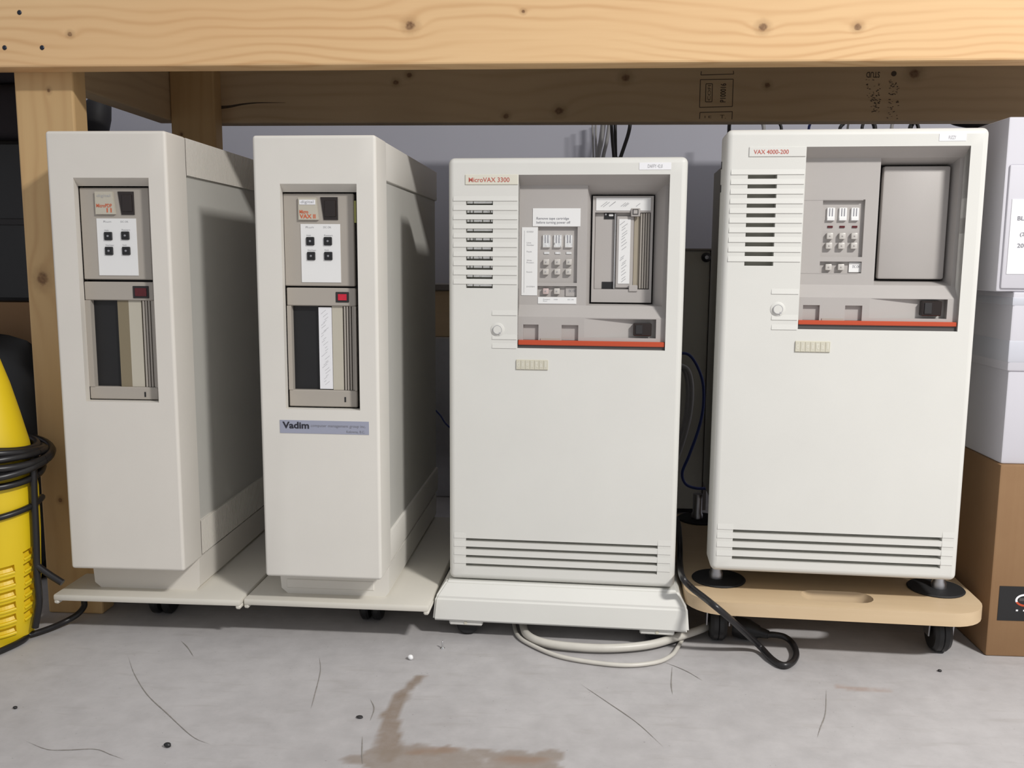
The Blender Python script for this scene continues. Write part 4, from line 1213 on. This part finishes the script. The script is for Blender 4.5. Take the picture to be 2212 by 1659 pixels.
# ================================================================ LEFT BACKGROUND CLUTTER
cw = on_y(165, 240, 1.69).x + 1.33
cb = empty('cardboard_box', (-1.33, 1.55, 0)); tag(cb, 'brown cardboard box behind the front post under an added black filler', 'box')
zc1 = on_y(30, 652, 1.55).z
MB().box(0, cw + 0.01, 0, 0.16, 0, zc1, 0.004, 2).build('body', 'cardboard', cb)
cs = empty('black_filler', (-1.33, 1.545, zc1)); tag(cs, 'added black filler block on a brown box behind the front post', 'case')  # made-up block, added to keep the left background dark
zc2 = on_y(15, 302, 1.545).z
MB().box(0, cw, 0, 0.13, 0, zc2 - zc1, 0.008, 2).build('shell', 'black', cs)
MB().box(0.02, cw - 0.02, -0.003, 0.01, (zc2 - zc1) * .48, (zc2 - zc1) * .52, 0.001, 1).build('seam_band', 'black_soft', cs)
db = empty('dark_filler', (-1.33, 1.56, zc2)); tag(db, 'added dark folded blanket on top of the black case', 'filler')  # invented folds, added to darken the space above the block
MB().box(0, cw - 0.01, 0, 0.11, 0, 0.10, 0.02, 3).build('lower_fold', 'filler', db, 60)
MB().box(0.005, cw - 0.01, 0.005, 0.105, 0.10, 0.20, 0.02, 3).build('upper_fold', 'filler', db, 60)
bm = bmesh.new(); bmesh.ops.create_icosphere(bm, subdivisions=4, radius=1.0)
for v_ in bm.verts:
    p_ = v_.co.copy(); n_ = mnoise.noise(p_ * 1.7) * 0.16 + mnoise.noise(p_ * 5.0) * 0.06
    p_ *= 1 + n_
    p_.z = max(p_.z, -0.86)
    v_.co = Vector((p_.x * 0.19, p_.y * 0.058, (p_.z + 0.86) * 0.235))
bag = MB().bm(bm).build('plastic_bag', 'black', None, 60); bag.location = (-1.03, 1.47, 0.0)
tag(bag, 'crumpled black plastic bag on the floor behind the yellow machine', 'bag')
# black pouch hanging on the wall behind the side joist
c_ = on_y(208, 262, 2.12)
prof_ = [(0.0, -0.13), (0.012, -0.125), (0.024, -0.09), (0.030, -0.04), (0.032, 0.01), (0.028, 0.04), (0.018, 0.055), (0.0, 0.06)]
ph = MB().lathe(prof_, (0, 0, 0), 20).build('hanging_pouch', 'black_soft', None, 60); ph.location = c_; ph.rotation_euler = (0, R(12), 0)
tag(ph, 'black rounded pouch hanging by the wall under the side joist', 'pouch')
MB().tube([(0.0, 0, 0.055), (-0.004, 0.03, 0.12), (-0.01, WALL_Y - c_.y, 0.17)], 0.003, 6).build('strap', 'black_soft', ph)

# ================================================================ BEHIND THE WIDE CABINETS
PY = 1.98
e0, e1 = on_y(1543, 560, PY), on_y(1543, 1098, PY)
pz1 = on_y(1510, 541, PY).z; pz0 = max(0.0, on_y(1500, 1100, PY).z)
eq = empty('steel_cabinet', (e0.x - 0.36, PY, pz0)); tag(eq, 'low beige steel cabinet by the back wall, between the two wide computers', 'cabinet')
MB().box(0, 0.36 - 0.008, 0, 0.10, 0, pz1 - pz0, 0.003, 2).build('body', 'metal_beige', eq)
MB().box(0.353, 0.360, -0.006, 0.10, 0, pz1 - pz0 + 0.003).build('edge_rail', 'side_dark', eq)
MB().box(0, 0.36, -0.004, 0.10, pz1 - pz0, pz1 - pz0 + 0.004).build('top_edge', 'side_dark', eq)
kq = on_y(1526, 556, PY - 0.004)
kb = MB().lathe([(0.0, -0.010), (0.005, -0.010), (0.0055, -0.008), (0.0095, -0.006), (0.0105, 0.0), (0.0105, 0.004)], (kq.x - eq.location.x, 0, kq.z - pz0), 20, 'y').build('knob', 'black', eq, 40)
MB().lathe([(0.0, -0.0115), (0.004, -0.011), (0.0045, -0.009)], (kq.x - eq.location.x, 0, kq.z - pz0), 14, 'y').build('knob_cap', 'steel', kb)
if pz0 > 0.003:
    MB().box(0.02, 0.34, 0.02, 0.09, -pz0, 0.0).build('plinth', 'black_soft', eq)
# timber block and dark bar left of the wide cabinet
wx = on_y(957, 680, 2.08).x; wz1 = on_y(957, 628, 2.08).z; wz0 = on_y(957, 728, 2.08).z
gb = empty('grey_case', (wx - 0.12, 2.08, 0)); tag(gb, 'mottled grey metal case against the back wall behind the cream tower', 'case')
MB().box(0, 0.30, 0, 0.15, 0.0, wz0, 0.003, 2).build('body', 'steel', gb)
wb = empty('timber_offcut', (wx - 0.12, 2.085, wz0)); tag(wb, 'pale timber offcut lying on the grey case by the wall', 'timber')
MB().box(0, 0.30, 0, 0.09, 0, wz1 - wz0, 0.002, 1).build('block', 'dolly_wood', wb)
dk = empty('dark_bar', (wx - 0.12, 2.08, wz1)); tag(dk, 'dark metal bar lying on the pale timber offcut', 'bar')
MB().box(0, 0.30, 0, 0.09, 0, on_y(957, 613, 2.08).z - wz1, 0.002, 1).build('bar', 'side_dark', dk)


# ================================================================ CABLES
def cable(name, pts, r, mat, label, cat='cable', group=None, n=10, flat=1.0, parent=None):
    o = MB().tube(spline(pts, n), r, 10, True, flat).build(name, mat, parent, 60)
    if parent is None: tag(o, label, cat, group)
    return o


yw = 2.20
# bundle hanging behind the wide cabinet with the open tape drive
def hang(px_t, px_b, pyb=380, Y=2.13): return [on_y(px_t, 235, Y), on_y(px_t, 268, Y), on_y((px_t + px_b) / 2 + (px_t - px_b) * .1, 305, Y), on_y(px_b, 340, Y), on_y(px_b + (px_b - px_t) * .5, pyb, Y), on_y(px_b, 700, Y), Vector((on_y(px_b, 900, Y).x, Y, 0.006))]


for i, (a, b_, r_) in enumerate(((1280, 1282, .0022), (1287, 1288, .0024), (1303, 1291, .0062), (1316, 1303, .0045))):
    cable('hanging_cable', hang(a, b_, 400, 2.15 + 0.012 * i), r_, 'cable_grey', ('thin grey cable hanging furthest from the black ones under the rear beam', 'thin grey cable hanging right beside the thick grey one under the rear beam', 'thick grey cable hanging behind the cabinet with the open tape drive', 'medium grey cable hanging just beside the black ones under the rear beam')[i], group='grey cables hanging under the rear beam')
for i, (a, b_) in enumerate(((1321, 1326), (1329, 1330))):
    cable('hanging_cable', hang(a, b_, 400, 2.12 + 0.012 * i), .0038, 'cable_black', ('straight black cable hanging right beside the grey ones under the rear beam', 'straight black cable hanging between its black twin and the bent flat one')[i], group='straight black hanging cables')
cable('hanging_cable', [on_y(1361, 235, 2.125), on_y(1361, 268, 2.125), on_y(1357, 290, 2.125), on_y(1349, 315, 2.125), on_y(1340, 342, 2.125), on_y(1330, 380, 2.125), on_y(1332, 700, 2.125), Vector((on_y(1335, 900, 2.125).x, 2.125, 0.006))], .0042, 'cable_black', 'flat black cable bending sideways as it hangs under the rear beam', flat=0.5)
# stubs seen between the rear beam and the top of cabinet four
for px_t, px_b, r_, mt, lab, grp in ((1576, 1575, .0042, 'cable_black', 'black cable dropping at the corner of the cabinet on the dolly', None), (1648, 1650, .0045, 'cable_grey', 'grey cable dropping behind the cabinet on the dolly', 'grey cables behind the cabinet on the dolly'),
                                (1684, 1688, .0036, 'cable_black', 'black cable dropping behind the cabinet on the dolly', 'black cables behind the cabinet on the dolly'), (1751, 1747, .0030, 'cable_blue', 'blue cable dropping behind the cabinet on the dolly', None),
                                (1824, 1814, .0040, 'cable_black', '', 0), (1833, 1831, .0026, 'cable_grey', '', 1), (1865, 1862, .0038, 'cable_black', '', 0), (1887, 1890, .0052, 'cable_black', '', 0), (1928, 1926, .0040, 'cable_grey', '', 1), (1972, 1966, .0055, 'cable_black', '', 0), (1980, 1984, .0040, 'cable_black', '', 0)):
    if not lab:
        lab, grp = (('black cable dropping behind the cabinet on the dolly', 'black cables behind the cabinet on the dolly'), ('grey cable dropping behind the cabinet on the dolly', 'grey cables behind the cabinet on the dolly'))[grp]
    Y = 2.08 + random.random() * 0.1
    cable('hanging_cable', [on_y(px_t, 240, Y), on_y(px_t, 264, Y), on_y(px_b, 280, Y), on_y(px_b, 330, Y), on_y(px_b, 420, Y), Vector((on_y(px_b, 900, Y).x, Y, 0.006))], r_, mt, lab, group=grp)
cable('hanging_cable', [on_y(2045, 250, 1.98), on_y(2062, 262, 1.98), on_y(2090, 268, 1.97), on_y(2120, 272, 1.96), on_y(2145, 300, 1.96), on_y(2148, 500, 1.96), Vector((on_y(2148, 700, 1.96).x, 1.96, 0.008))], .008, 'cable_black', 'thick black cable lying across under the rear beam near the white cartons')
# loops between the wide cabinets
Yk = 1.84
cable('network_cable', [on_y(1440, 775, Yk), on_y(1478, 763, Yk), on_y(1500, 780, Yk), on_y(1518, 825, Yk), on_y(1519, 880, Yk), on_y(1508, 930, Yk), on_y(1488, 985, Yk), on_y(1474, 1020, Yk), on_y(1480, 1044, Yk), on_y(1500, 1054, Yk), on_y(1530, 1055, Yk), on_y(1560, 1052, Yk)], .0030, 'cable_blue', 'dark blue network cable looping between the two wide cabinets')
for i, (dx, dY, r_) in enumerate(((0, 0.05, .0052), (-8, 0.065, .0045))):
    cable('grey_cable', [on_y(1440 + dx, 790, Yk + dY), on_y(1476 + dx, 792, Yk + dY), on_y(1490 + dx, 810, Yk + dY), on_y(1494 + dx, 850, Yk + dY), on_y(1489 + dx, 900, Yk + dY), on_y(1476 + dx, 950, Yk + dY), on_y(1462 + dx, 990, Yk + dY)], r_, 'cable_grey', ('thicker grey cable curving right beside the dark blue network cable', 'thinner grey cable curving behind the thicker one between the wide cabinets')[i], group='grey cables beside the blue one')
cable('network_cable', [on_y(925, 870, 2.02), on_y(950, 896, 2.02), on_y(962, 914, 2.02), on_y(985, 940, 2.02), on_y(992, 980, 2.02), Vector((on_y(992, 1000, 2.02).x, 2.02, 0.003))], .0018, 'cable_blue', 'short stretch of blue cable seen between the cream tower and the wide cabinet')
# beige cables on the floor under cabinet three
cable('beige_cable', [on_z(1128, 1330, .01), on_z(1130, 1352, .008), on_z(1140, 1372, .009), on_z(1175, 1388, .009), on_z(1240, 1397, .009), on_z(1320, 1400, .009), on_z(1400, 1393, .010), on_z(1460, 1377, .012), on_z(1520, 1357, .014), on_z(1560, 1335, .012)], .0060, 'cable_beige', 'thick cream cable on the floor under the flared white base', flat=1.0)
cable('beige_cable', [on_z(1108, 1340, .004), on_z(1118, 1372, .004), on_z(1150, 1394, .004), on_z(1210, 1418, .004), on_z(1290, 1432, .004), on_z(1360, 1437, .004), on_z(1420, 1430, .004), on_z(1450, 1416, .0035), on_z(1463, 1400, .0035), on_z(1474, 1381, .0032), on_z(1484, 1366, .0032)], .0030, 'cable_beige', 'thin cream cable looping on the floor in front of the thick one')
# black mains lead hanging over the dolly with its plug under it
zz = DZ1 + 0.006
lead = [on_y(1440, 1105, 1.75), on_y(1462, 1122, 1.62), on_y(1468, 1165, 1.46), on_y(1469, 1215, 1.39), on_z(1474, 1246, 0.115), on_z(1492, 1268, 0.100), on_z(1520, 1290, 0.094), on_z(1545, 1310, 0.091), on_z(1575, 1335, 0.072), on_z(1605, 1362, 0.046), on_z(1640, 1395, 0.012), on_z(1668, 1424, .006), on_z(1692, 1437, .006), on_z(1712, 1430, .006), on_z(1720, 1412, .006), on_z(1712, 1390, .008), on_z(1695, 1376, .012), on_z(1672, 1371, .015), on_z(1655, 1371, .016)]
ld = empty('mains_lead', (lead[11].x, lead[11].y, 0)); tag(ld, 'black mains lead draped over the dolly with its plug on the floor', 'cable')
off = Vector(ld.location)
MB().tube(spline([p_ - off for p_ in lead], 10), 0.0046, 10).build('cord', 'cable_black', ld, 60)
pa, pb_ = on_z(1660, 1371, .016) - off, on_z(1588, 1352, .018) - off
dirv = (pb_ - pa)
MB().tube([pa, pa + dirv * .25, pa + dirv * .3, pa + dirv * .55, pa + dirv * .6, pb_], lambda t: (0.006, 0.008, 0.010, 0.014, 0.0155, 0.0155)[min(5, int(round(t * 5)))], 12).build('plug', 'black', ld, 40)

# ================================================================ SMALL THINGS ON THE FLOOR
def pebble(px, py, r, mat, label, name='pebble', cat='debris', sc=(1.3, 1, .8)):
    bm = bmesh.new(); bmesh.ops.create_icosphere(bm, subdivisions=2, radius=r)
    for v_ in bm.verts:
        v_.co *= 1 + mnoise.noise(v_.co * (1.2 / r)) * 0.25; v_.co = Vector((v_.co.x * sc[0], v_.co.y * sc[1], v_.co.z * sc[2]))
    z0_ = min(v_.co.z for v_ in bm.verts)
    o = MB().bm(bm).build(name, mat, None, 60); q = on_z(px, py, 0); o.location = (q.x, q.y, -z0_); tag(o, label, cat)


pebble(362, 1614, .0032, 'black', 'small shiny black pebble on the bare concrete', sc=(1.4, 1, .9))
pebble(777, 1551, .0030, 'black_soft', 'flat dark speck of debris left of the brown stain', sc=(1.5, 1, .5))
pebble(33, 1531, .0022, 'black_soft', 'tiny dark crumb on the concrete near the yellow machine')
pebble(2030, 1451, .0022, 'black_soft', 'tiny dark crumb on the concrete in front of the dolly wheel')
pebble(887, 1425, .0042, 'white_bead', 'white bead of plastic on the floor near the brown stain', 'bead', 'debris', (1, .9, .9))
sc_ = on_z(956, 1401, 0)
se = empty('loose_screw', sc_, R(20)); tag(se, 'small loose metal screw on the floor before the flared white base', 'screw')
MB().lathe([(0.0, 0), (0.0035, 0), (0.0035, 0.0008), (0.0014, 0.0028), (0.0012, 0.010), (0.0, 0.0125)], (0, 0, 0), 12).build('shank', 'chrome', se, 40)
